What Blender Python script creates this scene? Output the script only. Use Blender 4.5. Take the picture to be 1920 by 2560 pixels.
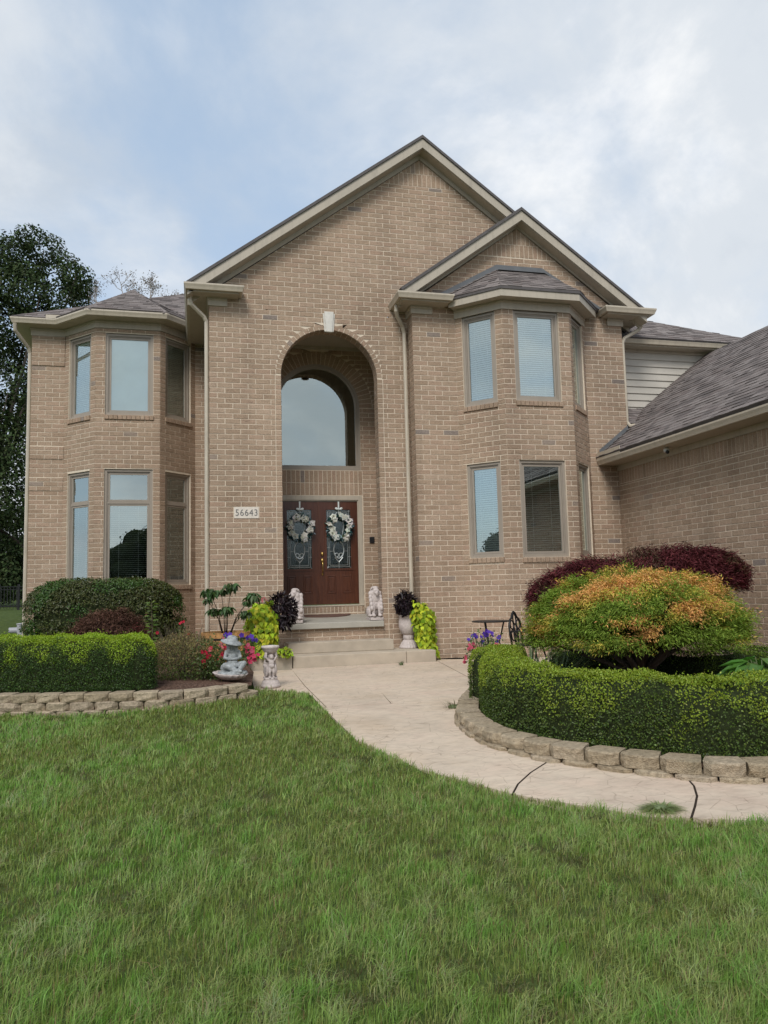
import bpy, bmesh, math, random
import numpy as np
from mathutils import Vector, Matrix
random.seed(7); rng = np.random.default_rng(7)
for o in list(bpy.data.objects): bpy.data.objects.remove(o)
scn = bpy.context.scene; COL = scn.collection
R_ = math.radians
# ------------------------------------------------------------------ camera
F = 1900.0; YAW, PITCH, ROLL = R_(13.82), R_(5.70), R_(1.455); CZ = 1.45      # focal length in pixels of the 1920 x 2560 photograph
def _axes():
    cy, sy, cp, sp = math.cos(YAW), math.sin(YAW), math.cos(PITCH), math.sin(PITCH)
    f = np.array([sy*cp, cy*cp, sp]); r = np.array([cy, -sy, 0.0]); u = np.cross(r, f)
    c, s = math.cos(ROLL), math.sin(ROLL)
    return r*c-u*s, r*s+u*c, f
RT, UP, FW = _axes(); CAM = np.array([0.0, 0.0, CZ])
cd = bpy.data.cameras.new('camera'); cam = bpy.data.objects.new('camera', cd); COL.objects.link(cam)
cd.sensor_fit = 'VERTICAL'; cd.sensor_height = 36.0; cd.lens = F/2560*36; cd.clip_start = 0.05; cd.clip_end = 2000
m = Matrix.Identity(4)
for i in range(3): m[i][0] = RT[i]; m[i][1] = UP[i]; m[i][2] = -FW[i]; m[i][3] = CAM[i]
cam.matrix_world = m; scn.camera = cam
scn.render.resolution_x, scn.render.resolution_y = 768, 1024
# ------------------------------------------------------------------ sky, sun, exposure
SUN_EL, SUN_AZ = R_(46), R_(205)            # azimuth clockwise from +Y: the veiled sun stands behind the photographer, to the left
w = bpy.data.worlds.new('World'); scn.world = w; w.use_nodes = True
nt = w.node_tree; nt.nodes.clear(); N = nt.nodes.new; L = nt.links.new
def wmath(op, a, b=None):
    n = N('ShaderNodeMath'); n.operation = op
    for i, x in enumerate((a, b)):
        if x is None: continue
        if isinstance(x, (int, float)): n.inputs[i].default_value = x
        else: L(x, n.inputs[i])
    return n.outputs[0]
tc = N('ShaderNodeTexCoord'); sp = N('ShaderNodeSeparateXYZ'); L(tc.outputs['Generated'], sp.inputs[0])
zz = wmath('ADD', wmath('MAXIMUM', sp.outputs[2], 0.0), 0.55)
cb = N('ShaderNodeCombineXYZ'); L(wmath('DIVIDE', sp.outputs[0], zz), cb.inputs[0]); L(wmath('DIVIDE', sp.outputs[1], zz), cb.inputs[1])
def wnoise(scale, detail, rough, dist, off):
    mp = N('ShaderNodeMapping'); mp.inputs['Location'].default_value = off; L(cb.outputs[0], mp.inputs[0])
    n = N('ShaderNodeTexNoise'); n.inputs['Scale'].default_value = scale; n.inputs['Detail'].default_value = detail
    n.inputs['Roughness'].default_value = rough; n.inputs['Distortion'].default_value = dist; L(mp.outputs[0], n.inputs[0]); return n.outputs[0]
def wramp(x, stops):
    r = N('ShaderNodeValToRGB'); e = r.color_ramp.elements
    e[0].position, e[0].color = stops[0][0], (*stops[0][1], 1); e[1].position, e[1].color = stops[-1][0], (*stops[-1][1], 1)
    for p, c in stops[1:-1]: q = e.new(p); q.color = (*c, 1)
    r.color_ramp.interpolation = 'EASE'; L(x, r.inputs[0]); return r.outputs[0]
sky = N('ShaderNodeTexSky'); sky.sky_type = 'NISHITA'; sky.sun_disc = False; sky.sun_elevation = SUN_EL; sky.sun_rotation = SUN_AZ
sky.air_density = 1.0; sky.dust_density = 1.5
gap = wramp(wnoise(2.0, 10, 0.56, 0.25, (3.1, 7.7, 0)), [(0.36, (0, 0, 0)), (0.60, (1, 1, 1))])
shade = wramp(wnoise(2.9, 12, 0.60, 0.3, (9.3, 2.2, 4)), [(0.32, (3.5, 3.9, 4.4)), (0.50, (4.35, 4.65, 5.0)), (0.68, (5.9, 5.95, 6.0))])
thin = N('ShaderNodeMix'); thin.data_type = 'RGBA'; thin.inputs[0].default_value = 0.62; L(sky.outputs[0], thin.inputs[6]); thin.inputs[7].default_value = (3.45, 4.3, 5.3, 1)
mx = N('ShaderNodeMix'); mx.data_type = 'RGBA'; L(gap, mx.inputs[0]); L(thin.outputs[2], mx.inputs[6]); L(shade, mx.inputs[7])
bg = N('ShaderNodeBackground'); bg.inputs[1].default_value = 0.1; L(mx.outputs[2], bg.inputs[0])
wo = N('ShaderNodeOutputWorld'); L(bg.outputs[0], wo.inputs[0])
sl = bpy.data.lights.new('sun', 'SUN'); sl.energy = 1.5; sl.angle = R_(22); sl.color = (1.0, 0.97, 0.93)
so = bpy.data.objects.new('sun', sl); COL.objects.link(so)
sd = Vector((math.sin(SUN_AZ)*math.cos(SUN_EL), math.cos(SUN_AZ)*math.cos(SUN_EL), math.sin(SUN_EL)))
so.rotation_euler = (-sd).to_track_quat('-Z', 'Y').to_euler()
vs = scn.view_settings; vs.view_transform = 'Standard'; vs.look = 'None'; vs.exposure = 0.75; vs.gamma = 1.0; vs.use_curve_mapping = False
# ------------------------------------------------------------------ pixels of the photograph to places
def ray(u, v): return RT*((u-960)/F)-UP*((v-1280)/F)+FW
def onY(u, v, Y): d = ray(u, v); return CAM+d*(Y/d[1])
def onX(u, v, X): d = ray(u, v); return CAM+d*(X/d[0])
def onZ(u, v, Z): d = ray(u, v); return CAM+d*((Z-CZ)/d[2])
def onP(u, v, p0, n): d = ray(u, v); n = np.array(n, float); return CAM+d*(((np.array(p0, float)-CAM)@n)/(d@n))
def at(u, v, t): return CAM+ray(u, v)*t
def proj(P):
    q = np.asarray(P, float)-CAM; z = q@FW
    return 960+F*(q@RT)/z, 1280-F*(q@UP)/z, z
def sstep(a, b, x): t = np.clip((x-a)/(b-a), 0, 1); return t*t*(3-2*t)
def gz(x, y):
    x = np.asarray(x, float); y = np.asarray(y, float)
    z = -0.06+0.08*sstep(8, 13.5, y)+0.09*np.exp(-((x-0.1)**2/1.1+(y-10.2)**2/1.2))
    z = z+0.88*sstep(15, 27, y)*sstep(-2.0, -6, x)+0.022*np.clip(y-27, 0, 60)
    return z+0.012*np.sin(x*1.7+0.6*y)*np.sin(y*1.3-0.4*x)*sstep(14, 8, y)
def gd(u, v):
    z = 0.0
    for i in range(12): P = onZ(u, v, z); z = float(gz(P[0], P[1]))
    return P
# ------------------------------------------------------------------ materials
MATS = {}
class NT:
    def __init__(s, name):
        s.m = bpy.data.materials.new(name); s.m.use_nodes = True; s.t = s.m.node_tree; s.t.nodes.clear()
        s.out = s.N('ShaderNodeOutputMaterial'); MATS[name] = s.m
    def N(s, k): return s.t.nodes.new(k)
    def L(s, a, b): s.t.links.new(a, b)
    def set(s, inp, x):
        if hasattr(x, 'is_linked') or hasattr(x, 'links'): s.L(x, inp)
        elif isinstance(x, tuple) and len(x) == 3 and inp.type == 'RGBA': inp.default_value = (*x, 1)
        else: inp.default_value = x
    def pos(s, scale=(1, 1, 1)):
        g = s.N('ShaderNodeNewGeometry'); mp = s.N('ShaderNodeMapping'); mp.inputs['Scale'].default_value = scale; s.L(g.outputs['Position'], mp.inputs[0]); return mp.outputs[0]
    def noise(s, scale, detail=4, rough=.55, dist=0.0, vec=None):
        n = s.N('ShaderNodeTexNoise'); n.inputs['Scale'].default_value = scale; n.inputs['Detail'].default_value = detail
        n.inputs['Roughness'].default_value = rough; n.inputs['Distortion'].default_value = dist; s.L(vec or s.pos(), n.inputs[0]); return n.outputs[0]
    def voro(s, scale, feature='DISTANCE_TO_EDGE', vec=None):
        n = s.N('ShaderNodeTexVoronoi'); n.feature = feature; n.inputs['Scale'].default_value = scale; s.L(vec or s.pos(), n.inputs['Vector']); return n.outputs[0]
    def math(s, op, a, b=0.0):
        n = s.N('ShaderNodeMath'); n.operation = op; s.set(n.inputs[0], a); s.set(n.inputs[1], b); return n.outputs[0]
    def ramp(s, x, stops):
        r = s.N('ShaderNodeValToRGB'); e = r.color_ramp.elements
        def c4(c): return (c, c, c, 1) if isinstance(c, (int, float)) else (*c, 1)
        e[0].position, e[0].color = stops[0][0], c4(stops[0][1]); e[1].position, e[1].color = stops[-1][0], c4(stops[-1][1])
        for p, c in stops[1:-1]: q = e.new(p); q.color = c4(c)
        s.L(x, r.inputs[0]); return r.outputs[0]
    def mix(s, f, a, b, mode='MIX'):
        n = s.N('ShaderNodeMix'); n.data_type = 'RGBA'; n.blend_type = mode; s.set(n.inputs[0], f); s.set(n.inputs[6], a); s.set(n.inputs[7], b); return n.outputs[2]
    def attr(s, name, out='Fac'): n = s.N('ShaderNodeAttribute'); n.attribute_name = name; return n.outputs[out]
    def rnd(s): return s.N('ShaderNodeObjectInfo').outputs['Random']
    def bump(s, h, strength=.3, dist=.01):
        b = s.N('ShaderNodeBump'); b.inputs['Strength'].default_value = strength; b.inputs['Distance'].default_value = dist; s.L(h, b.inputs['Height']); return b.outputs[0]
    def bsdf(s, col, rough=.6, metal=0.0, normal=None, spec=.5, **kw):
        p = s.N('ShaderNodeBsdfPrincipled'); s.set(p.inputs['Base Color'], col); s.set(p.inputs['Roughness'], rough); p.inputs['Metallic'].default_value = metal
        p.inputs['Specular IOR Level'].default_value = spec
        if normal: s.L(normal, p.inputs['Normal'])
        for k, v in kw.items(): s.set(p.inputs[k], v)
        s.L(p.outputs[0], s.out.inputs[0]); return p
def plain(name, col, rough=.6, var=.12, scale=6, metal=0.0, bscale=60, bstr=.12, spec=.5, dirt=0.0):
    t = NT(name); n = t.noise(scale, 5); f = t.ramp(n, [(.3, 1-var), (.7, 1+var)])
    c = t.mix(1.0, col, f, 'MULTIPLY')
    if dirt: c = t.mix(t.ramp(t.noise(3.0, 6, .7, .2, t.pos((3.5, 3.5, .5))), [(.48, 0.0), (.75, dirt)]), c, (.15, .13, .10))
    t.bsdf(c, rough, metal, t.bump(t.noise(bscale, 3), bstr, .004), spec)
    return t.m
def foliage(name, rough=.45, trans=.3, spec=.35):
    t = NT(name); c = t.attr('Col', 'Color')
    p = t.bsdf(c, rough, spec=spec); tr = t.N('ShaderNodeBsdfTranslucent'); t.L(t.mix(1.0, c, (1.0, 1.05, .55), 'MULTIPLY'), tr.inputs[0])
    mx = t.N('ShaderNodeMixShader'); mx.inputs[0].default_value = trans; t.L(p.outputs[0], mx.inputs[1]); t.L(tr.outputs[0], mx.inputs[2]); t.L(mx.outputs[0], t.out.inputs[0])
# brick: every brick carries its own tone (attribute or object random); impressed scribble on its face
t = NT('brick'); tn = t.math('FRACT', t.math('ADD', t.attr('tone'), t.rnd()))
c = t.ramp(tn, [(0.0, (.318, .226, .157)), (.25, (.345, .249, .175)), (.55, (.368, .270, .192)), (.8, (.362, .250, .178)), (.988, (.392, .292, .212)), (.996, (.24, .195, .165))])
v1 = t.noise(13, 6, .62, 1.9, t.pos((1, 1, 2.1))); scr = t.ramp(v1, [(.38, .72), (.46, 1.10), (.55, 1.04), (.59, .66), (.65, 1.10)])
big = t.ramp(t.noise(.55, 4), [(.3, .9), (.7, 1.09)])
c = t.mix(1.0, c, t.ramp(t.noise(48, 4, .7, .6, t.pos((1, 1, 1.7))), [(.30, .66), (.48, 1.02), (.70, 1.22)]), 'MULTIPLY'); c = t.mix(1.0, t.mix(1.0, c, scr, 'MULTIPLY'), big, 'MULTIPLY'); c = t.mix(1.0, c, t.ramp(t.noise(1.0, 5, .6, .3, t.pos((1.6, 1.6, .22))), [(.30, .80), (.5, 1.0), (.75, 1.06)]), 'MULTIPLY'); c = t.mix(t.ramp(t.noise(2.3, 6, .7, 0, t.pos((1.3, 1.3, .6))), [(.66, 0.0), (.80, .22)]), c, (.52, .46, .38))
t.bsdf(c, .86, 0, t.bump(t.math('ADD', v1, t.math('MULTIPLY', t.noise(90, 3), .4)), .55, .008), .25)
plain('mortar', (.65, .555, .435), .92, .12, 9, bscale=140, bstr=.3, spec=.2)
plain('trim', (.44, .385, .305), .5, .05, 2.0, bscale=25, bstr=.03, dirt=.3)
plain('gutter_paint', (.51, .445, .35), .34, .06, 3.0, bscale=9, bstr=.02, dirt=.28)
plain('window_frame', (.31, .265, .215), .42, .05, 2, bscale=30, bstr=.02, dirt=.15)
plain('siding', (.49, .455, .395), .55, .05, 3, bscale=18, bstr=.05)
t = NT('shingle'); tn = t.math('FRACT', t.math('ADD', t.attr('tone'), t.rnd()))
c = t.ramp(tn, [(0, (.115, .100, .095)), (.35, (.170, .147, .138)), (.7, (.225, .197, .185)), (1, (.155, .128, .12))])
c = t.mix(1.0, c, t.ramp(t.noise(230, 2), [(.3, .62), (.7, 1.38)]), 'MULTIPLY'); t.bsdf(c, .93, 0, t.bump(t.noise(320, 2), .5, .003), .15)
plain('flashing', (.135, .14, .145), .5, .12, 7, metal=.2)
plain('roof_edge', (.095, .085, .082), .8, .2, 9)
plain('stone_key', (.62, .59, .53), .85, .1, 14, bscale=120, bstr=.3)
plain('cast_white', (.50, .435, .405), .9, .16, 22, bscale=150, bstr=.35)
plain('concrete', (.43, .365, .285), .9, .18, 2.2, bscale=160, bstr=.3, spec=.2)
plain('porch_paint', (.375, .35, .295), .6, .10, 2.6, bscale=90, bstr=.12)
plain('dark_room', (.030, .031, .030), .9, .1)  # near-black room boxes: the unlit interior is painted dark
plain('lit_room', (.30, .31, .30), .9, .1)  # paler room colour, stands in for light from other windows
plain('blind_slat', (.90, .92, .90), .5, .03)
plain('black_iron', (.012, .012, .013), .45, .2, 30, spec=.4)
plain('brass', (.62, .43, .14), .28, .1, 20, metal=1.0)
plain('came', (.55, .57, .55), .35, .1, 20, metal=.7)
plain('plaque_stone', (.66, .60, .52), .85, .08, 20, bscale=150, bstr=.2)
plain('digit', (.16, .155, .15), .9, .1)
plain('white_plastic', (.62, .62, .60), .4, .04)
plain('black_plastic', (.016, .016, .018), .35, .1)
plain('meter_grey', (.33, .34, .36), .5, .08)
plain('mat_fibre', (.12, .062, .045), .95, .3, 60, bscale=400, bstr=.8)
plain('ribbon', (.62, .66, .64), .5, .08)
plain('bark', (.105, .085, .070), .92, .3, 9, bscale=40, bstr=.8)
plain('pale_bark', (.33, .29, .26), .9, .25, 9, bscale=40, bstr=.5)
plain('stem_green', (.10, .13, .05), .6, .2, 30)
plain('stem_brown', (.115, .085, .06), .8, .2, 30)
plain('core_shade_green', (.028, .036, .016), .98, .3, 18, spec=.0)  # inner shade as a dark colour on solid cores of hedges and crowns
plain('core_shade_brown', (.045, .028, .022), .98, .3, 18, spec=.0)  # the same painted inner shade in brown, for the red maples
plain('planter_wood', (.42, .22, .075), .75, .35, 14, bscale=50, bstr=.5)
plain('soil', (.035, .026, .020), .97, .3, 30, bscale=60, bstr=.9, spec=.1)
plain('render_wall', (.33, .25, .20), .9, .1, 3)
t = NT('door_wood'); g = t.noise(3.2, 6, .6, .6, t.pos((9, 9, .9))); c = t.ramp(g, [(.28, (.055, .018, .010)), (.55, (.092, .031, .016)), (.75, (.12, .042, .021))])
t.bsdf(c, .30, 0, t.bump(g, .08, .004), .5)
def glass(name, tint, refl, base=.16, rough=0.0, bump=None):
    t = NT(name); g = t.N('ShaderNodeBsdfGlossy'); g.inputs[0].default_value = (*refl, 1); g.inputs[1].default_value = rough
    tr = t.N('ShaderNodeBsdfTransparent'); tr.inputs[0].default_value = (*tint, 1)
    lw = t.N('ShaderNodeFresnel'); lw.inputs[0].default_value = 1.5
    if bump: nb = t.bump(t.noise(bump, 2), .35, .004); t.L(nb, g.inputs['Normal'])
    mx = t.N('ShaderNodeMixShader'); t.L(t.math('MINIMUM', t.math('ADD', t.math('MULTIPLY', lw.outputs[0], 1.6), base), 1.0), mx.inputs[0]); t.L(tr.outputs[0], mx.inputs[1]); t.L(g.outputs[0], mx.inputs[2]); t.L(mx.outputs[0], t.out.inputs[0])
glass('window_glass', (.95, 1.0, .975), (.88, 1.0, .985), .35)
glass('door_glass', (.30, .36, .34), (.80, .92, .92), .10, .12, 55)
# garden block: split face, tan grey
t = NT('garden_block'); tn = t.math('FRACT', t.math('ADD', t.attr('tone'), t.rnd())); n1 = t.noise(26, 6, .7); n2 = t.voro(95, 'F1')
c = t.ramp(tn, [(0, (.32, .255, .172)), (.5, (.40, .325, .228)), (1, (.35, .282, .205))]); c = t.mix(1.0, c, t.ramp(n1, [(.3, .60), (.7, 1.38)]), 'MULTIPLY')
c = t.mix(t.ramp(t.noise(3.1, 5), [(.55, 0.0), (.72, .35)]), c, (.10, .10, .062))
t.bsdf(c, .95, 0, t.bump(t.math('ADD', n1, t.math('MULTIPLY', n2, .5)), .9, .016), .15)
# stamped concrete walk
t = NT('stamped_concrete'); wv = t.noise(1.3, 3, .5, 0, t.pos()); mp = t.mix(.12, t.pos(), wv, 'ADD')
e1 = t.ramp(t.voro(5.2, 'DISTANCE_TO_EDGE', mp), [(0, 0.0), (.022, 1.0)]); msk = t.ramp(t.noise(1.6, 4), [(.42, 1.0), (.55, 0.0)])
crk = t.mix(msk, e1, (1, 1, 1)); st = t.noise(7, 6, .65, .5, t.pos((1, 1.8, 1)))
c = t.ramp(t.noise(.9, 5, .6), [(.3, (.52, .41, .30)), (.5, (.565, .465, .36)), (.7, (.545, .42, .325))])
c = t.mix(1.0, c, t.ramp(st, [(.25, .80), (.5, 1.0), (.75, 1.12)]), 'MULTIPLY'); c = t.mix(t.math('MULTIPLY', t.math('SUBTRACT', 1.0, crk), .55), c, (.20, .145, .10))
c = t.mix(t.ramp(t.noise(14, 3, .5, 1.2, t.pos((.35, 1.6, 1))), [(.64, 0.0), (.70, .5)]), c, (.26, .20, .145))
c = t.mix(1.0, c, t.ramp(t.noise(.75, 7, .68, .4), [(.30, .84), (.48, 1.0), (.7, 1.05)]), 'MULTIPLY')
t.bsdf(c, .72, 0, t.bump(t.math('ADD', t.math('MULTIPLY', crk, .35), st), .45, .012), .3)
# soil under the grass, mulch
t = NT('lawn_soil'); c = t.ramp(t.noise(6, 6, .7), [(.3, (.045, .068, .020)), (.6, (.075, .105, .030)), (.8, (.11, .115, .045))]); t.bsdf(c, .95, 0, t.bump(t.noise(60, 4), .8, .02), .1)
t = NT('mulch'); v = t.voro(26, 'F1'); c = t.ramp(t.noise(30, 4, .7), [(.3, (.06, .036, .026)), (.55, (.13, .08, .058)), (.75, (.26, .17, .13))]); t.bsdf(c, .95, 0, t.bump(t.math('ADD', v, t.noise(50, 4)), .9, .03), .1)
foliage('leaf', .42, .34); foliage('leaf_matte', .6, .28, .2); foliage('leaf_dull', .72, .12, .12); foliage('petal', .6, .3, .2); foliage('grass_blade', .5, .42, .3)
# ------------------------------------------------------------------ objects
def link(o, parent=None):
    COL.objects.link(o)
    if parent: o.parent = parent
    return o
def tag(o, label, cat, group=None, kind=None):
    if label: o['label'] = label
    if cat: o['category'] = cat
    if group: o['group'] = group
    if kind: o['kind'] = kind
    return o
def thing(name, label, cat, loc=(0, 0, 0), group=None):
    o = bpy.data.objects.new(name, None); o.empty_display_size = .2; link(o); o.location = Vector(loc); o.matrix_world = Matrix.Translation(Vector(loc)); return tag(o, label, cat, group)
BASE = {}
def orig(parent):           # world offset of a parent chain (parents only translate)
    v = Vector((0, 0, 0))
    while parent: v += parent.location; parent = parent.parent
    return v
class MB:
    def __init__(s): s.v = []; s.f = []; s.t = []
    def add(s, vs, fs, tone=0.0):
        b = len(s.v); s.v += [tuple(float(c) for c in p) for p in vs]; s.f += [tuple(b+i for i in f) for f in fs]; s.t += [tone]*len(vs); return s
    def obox(s, o, a, b, c, tone=0.0):
        o, a, b, c = (np.asarray(x, float) for x in (o, a, b, c))
        if np.dot(np.cross(a, b), c) < 0: a, b = b, a
        return s.add([o, o+a, o+a+b, o+b, o+c, o+a+c, o+a+b+c, o+b+c], [(3, 2, 1, 0), (4, 5, 6, 7), (0, 1, 5, 4), (1, 2, 6, 5), (2, 3, 7, 6), (3, 0, 4, 7)], tone)
    def box(s, x0, x1, y0, y1, z0, z1, tone=0.0): return s.obox((x0, y0, z0), (x1-x0, 0, 0), (0, y1-y0, 0), (0, 0, z1-z0), tone)
    def prism(s, poly, d, tone=0.0):
        p = [np.asarray(q, float) for q in poly]; d = np.asarray(d, float); n = len(p)
        nn = sum((np.cross(p[i]-p[0], p[(i+1) % n]-p[0]) for i in range(1, n)), np.zeros(3))
        if np.dot(nn, d) > 0: p = p[::-1]
        return s.add(p+[q+d for q in p], [tuple(range(n)), tuple(range(2*n-1, n-1, -1))]+[((i+1) % n, i, n+i, n+(i+1) % n) for i in range(n)], tone)
    def tube(s, pts, r, n=8, cap=True, tone=0.0):
        pts = [Vector(p) for p in pts]; k = len(pts); rr = r if hasattr(r, '__len__') else [r]*k; vs = []; fs = []; ref = None
        for i, p in enumerate(pts):
            d = ((pts[i]-pts[i-1]).normalized() if i else Vector((0, 0, 0)))+((pts[i+1]-pts[i]).normalized() if i < k-1 else Vector((0, 0, 0)))
            if d.length < 1e-6: d = Vector((0, 0, 1))
            d.normalize()
            if ref is None: ref = d.orthogonal().normalized()
            ref = (ref-d*ref.dot(d)).normalized(); q = d.cross(ref)
            for j in range(n): a = 2*math.pi*j/n; vs.append(p+(ref*math.cos(a)+q*math.sin(a))*rr[i])
        for i in range(k-1):
            for j in range(n): fs.append((i*n+j, i*n+(j+1) % n, (i+1)*n+(j+1) % n, (i+1)*n+j))
        if cap: fs += [tuple(range(n-1, -1, -1)), tuple(range((k-1)*n, k*n))]
        return s.add(vs, fs, tone)
    def lathe(s, prof, c=(0, 0, 0), n=24, mod=None, tone=0.0):
        vs = []; fs = []; k = len(prof)
        for i, (r, z) in enumerate(prof):
            for j in range(n):
                a = 2*math.pi*j/n; q = r*(mod(a, z) if mod else 1.0); vs.append((c[0]+q*math.cos(a), c[1]+q*math.sin(a), c[2]+z))
        for i in range(k-1):
            for j in range(n): fs.append((i*n+j, i*n+(j+1) % n, (i+1)*n+(j+1) % n, (i+1)*n+j))
        fs += [tuple(range(n-1, -1, -1)), tuple(range((k-1)*n, k*n))]
        return s.add(vs, fs, tone)
    def ball(s, c, r, rot=None, nu=12, nv=8, tone=0.0):
        r = np.array(r if hasattr(r, '__len__') else (r, r, r), float); vs = []; fs = []
        for i in range(nv+1):
            ph = math.pi*i/nv
            for j in range(nu):
                a = 2*math.pi*j/nu; p = Vector((r[0]*math.sin(ph)*math.cos(a), r[1]*math.sin(ph)*math.sin(a), r[2]*math.cos(ph)))
                if rot: p = rot @ p
                vs.append((c[0]+p.x, c[1]+p.y, c[2]+p.z))
        for i in range(nv):
            for j in range(nu): fs.append((i*nu+j, (i+1)*nu+j, (i+1)*nu+(j+1) % nu, i*nu+(j+1) % nu))
        return s.add(vs, fs, tone)
    def sweep(s, path, prof, zs=None, closed=False, tone=0.0):     # path in plan, prof = [(offset to the right of travel, z)]
        p = [np.array(q, float) for q in path]; n = len(p); k = len(prof); vs = []; fs = []
        for i in range(n):
            ns = []
            for a, b in ((i-1, i), (i, i+1)):
                if closed: a %= n; b %= n
                if 0 <= a and b < n: d = p[b]-p[a]; d = d/np.hypot(*d); ns.append(np.array([d[1], -d[0]]))
            mv = ns[0] if len(ns) == 1 else (ns[0]+ns[1])/(1+ns[0] @ ns[1])
            for o, z in prof: vs.append((p[i][0]+mv[0]*o, p[i][1]+mv[1]*o, z+(zs[i] if zs else 0)))
        for i in range(n if closed else n-1):
            i2 = (i+1) % n
            for j in range(k): fs.append((i*k+j, i*k+(j+1) % k, i2*k+(j+1) % k, i2*k+j))
        if not closed: fs += [tuple(range(k-1, -1, -1)), tuple(range((n-1)*k, n*k))]
        return s.add(vs, fs, tone)
    def mesh(s, name, mat, off=(0, 0, 0), smooth=False, fix=False):
        me = bpy.data.meshes.new(name); o = Vector(off)
        me.from_pydata([(a-o.x, b-o.y, c-o.z) for a, b, c in s.v], [], s.f)
        if fix:
            bm = bmesh.new(); bm.from_mesh(me); bmesh.ops.recalc_face_normals(bm, faces=bm.faces); bm.to_mesh(me); bm.free()
        a = me.attributes.new('tone', 'FLOAT', 'POINT'); a.data.foreach_set('value', s.t)
        me.materials.append(MATS[mat])
        if smooth: me.polygons.foreach_set('use_smooth', [True]*len(me.polygons))
        me.update(); return me
    def build(s, name, mat, parent=None, smooth=False, fix=True):
        off = orig(parent); return link(bpy.data.objects.new(name, s.mesh(name, mat, off, smooth, fix)), parent)
    def top(s, name, mat, label, cat, loc, group=None, smooth=False):         # a thing that is a single mesh, origin at its base
        o = bpy.data.objects.new(name, s.mesh(name, mat, loc, smooth, True)); link(o); o.location = Vector(loc); return tag(o, label, cat, group)
def struct(o): o['kind'] = 'structure'; return o
def bevel(o, wd, seg=2):
    md = o.modifiers.new('bevel', 'BEVEL'); md.width = wd; md.segments = seg; md.limit_method = 'ANGLE'; return o
def fuse(mb, name, mat, parent, vox=.008, smooth=6, loc=None):                    # one continuous sculpted body out of overlapping lumps
    tmp = mb.build('tmp', mat); md = tmp.modifiers.new('r', 'REMESH'); md.mode = 'VOXEL'; md.voxel_size = vox
    ms = tmp.modifiers.new('s', 'SMOOTH'); ms.iterations = smooth; ms.factor = .5
    dg = bpy.context.evaluated_depsgraph_get(); me = bpy.data.meshes.new_from_object(tmp.evaluated_get(dg)); bpy.data.objects.remove(tmp)
    off = orig(parent) if parent else Vector(loc or (0, 0, 0)); me.transform(Matrix.Translation(-off)); me.name = name
    me.materials.clear(); me.materials.append(MATS[mat]); me.polygons.foreach_set('use_smooth', [True]*len(me.polygons))
    o = link(bpy.data.objects.new(name, me), parent)
    if not parent: o.location = off
    return o
def unit(a): return a/np.maximum(np.linalg.norm(a, axis=-1, keepdims=True), 1e-9)
def leafmesh(name, P, T, Nn, Ln, Wd, col, mat, parent=None, fold=.15, shape=4, off=None, bend=0.0):
    """many small leaves: P base, T direction, Nn upper face, Ln length, Wd width, col (n,3)"""
    n = len(P); T = unit(T); Nn = unit(Nn-T*np.sum(Nn*T, 1, keepdims=True)); W = np.cross(Nn, T); Ln = np.broadcast_to(Ln, (n,))[:, None]; Wd = np.broadcast_to(Wd, (n,))[:, None]
    if shape == 4: st = [(0, 0), (.45, .5), (1, 0), (.45, -.5)]; tri = [(0, 1, 2), (0, 2, 3)]
    else: st = [(0, 0), (.18, .42), (.55, .40), (1, 0), (.55, -.40), (.18, -.42)]; tri = [(0, 1, 2), (0, 2, 3), (0, 3, 4), (0, 4, 5)]
    k = len(st); V = np.empty((n, k, 3))
    for i, (a, b) in enumerate(st): V[:, i] = P+T*Ln*a+W*Wd*b+Nn*(Wd*abs(b)*2*fold-Ln*a*a*bend)
    o0 = np.array(off if off is not None else orig(parent)); V = (V-o0).reshape(-1, 3)
    Fa = (np.arange(n)[:, None, None]*k+np.array(tri)[None]).reshape(-1, 3)
    me = bpy.data.meshes.new(name); me.vertices.add(len(V)); me.vertices.foreach_set('co', V.astype(np.float32).ravel())
    me.loops.add(Fa.size); me.loops.foreach_set('vertex_index', Fa.astype(np.int32).ravel()); me.polygons.add(len(Fa))
    me.polygons.foreach_set('loop_start', np.arange(0, Fa.size, 3, dtype=np.int32)); me.update(calc_edges=True)
    ca = me.attributes.new('Col', 'FLOAT_COLOR', 'POINT'); cc = np.ones((n, k, 4), np.float32); cc[:, :, :3] = np.clip(col, 0, 1)[:, None, :]; ca.data.foreach_set('color', cc.ravel())
    me.materials.append(MATS[mat]); o = bpy.data.objects.new(name, me); link(o, parent)
    if parent is None and off is not None: o.location = Vector(off)
    return o
def rdir(n): return unit(rng.normal(size=(n, 3)))
def vnoise(P, s, seed=0):        # cheap smooth noise in -1..1
    r = np.random.default_rng(seed); out = np.zeros(len(P))
    for i in range(5):
        k = r.normal(size=3)*s*(1+.5*i); out += np.sin(P @ k+r.uniform(0, 6.28))
    return out/2.6
def jcol(base, n, v=.18, hv=.08): return np.array(base)[None]*(1+rng.normal(size=(n, 1))*v).clip(.4, 1.8)*(1+rng.normal(size=(n, 3))*hv)
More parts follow.
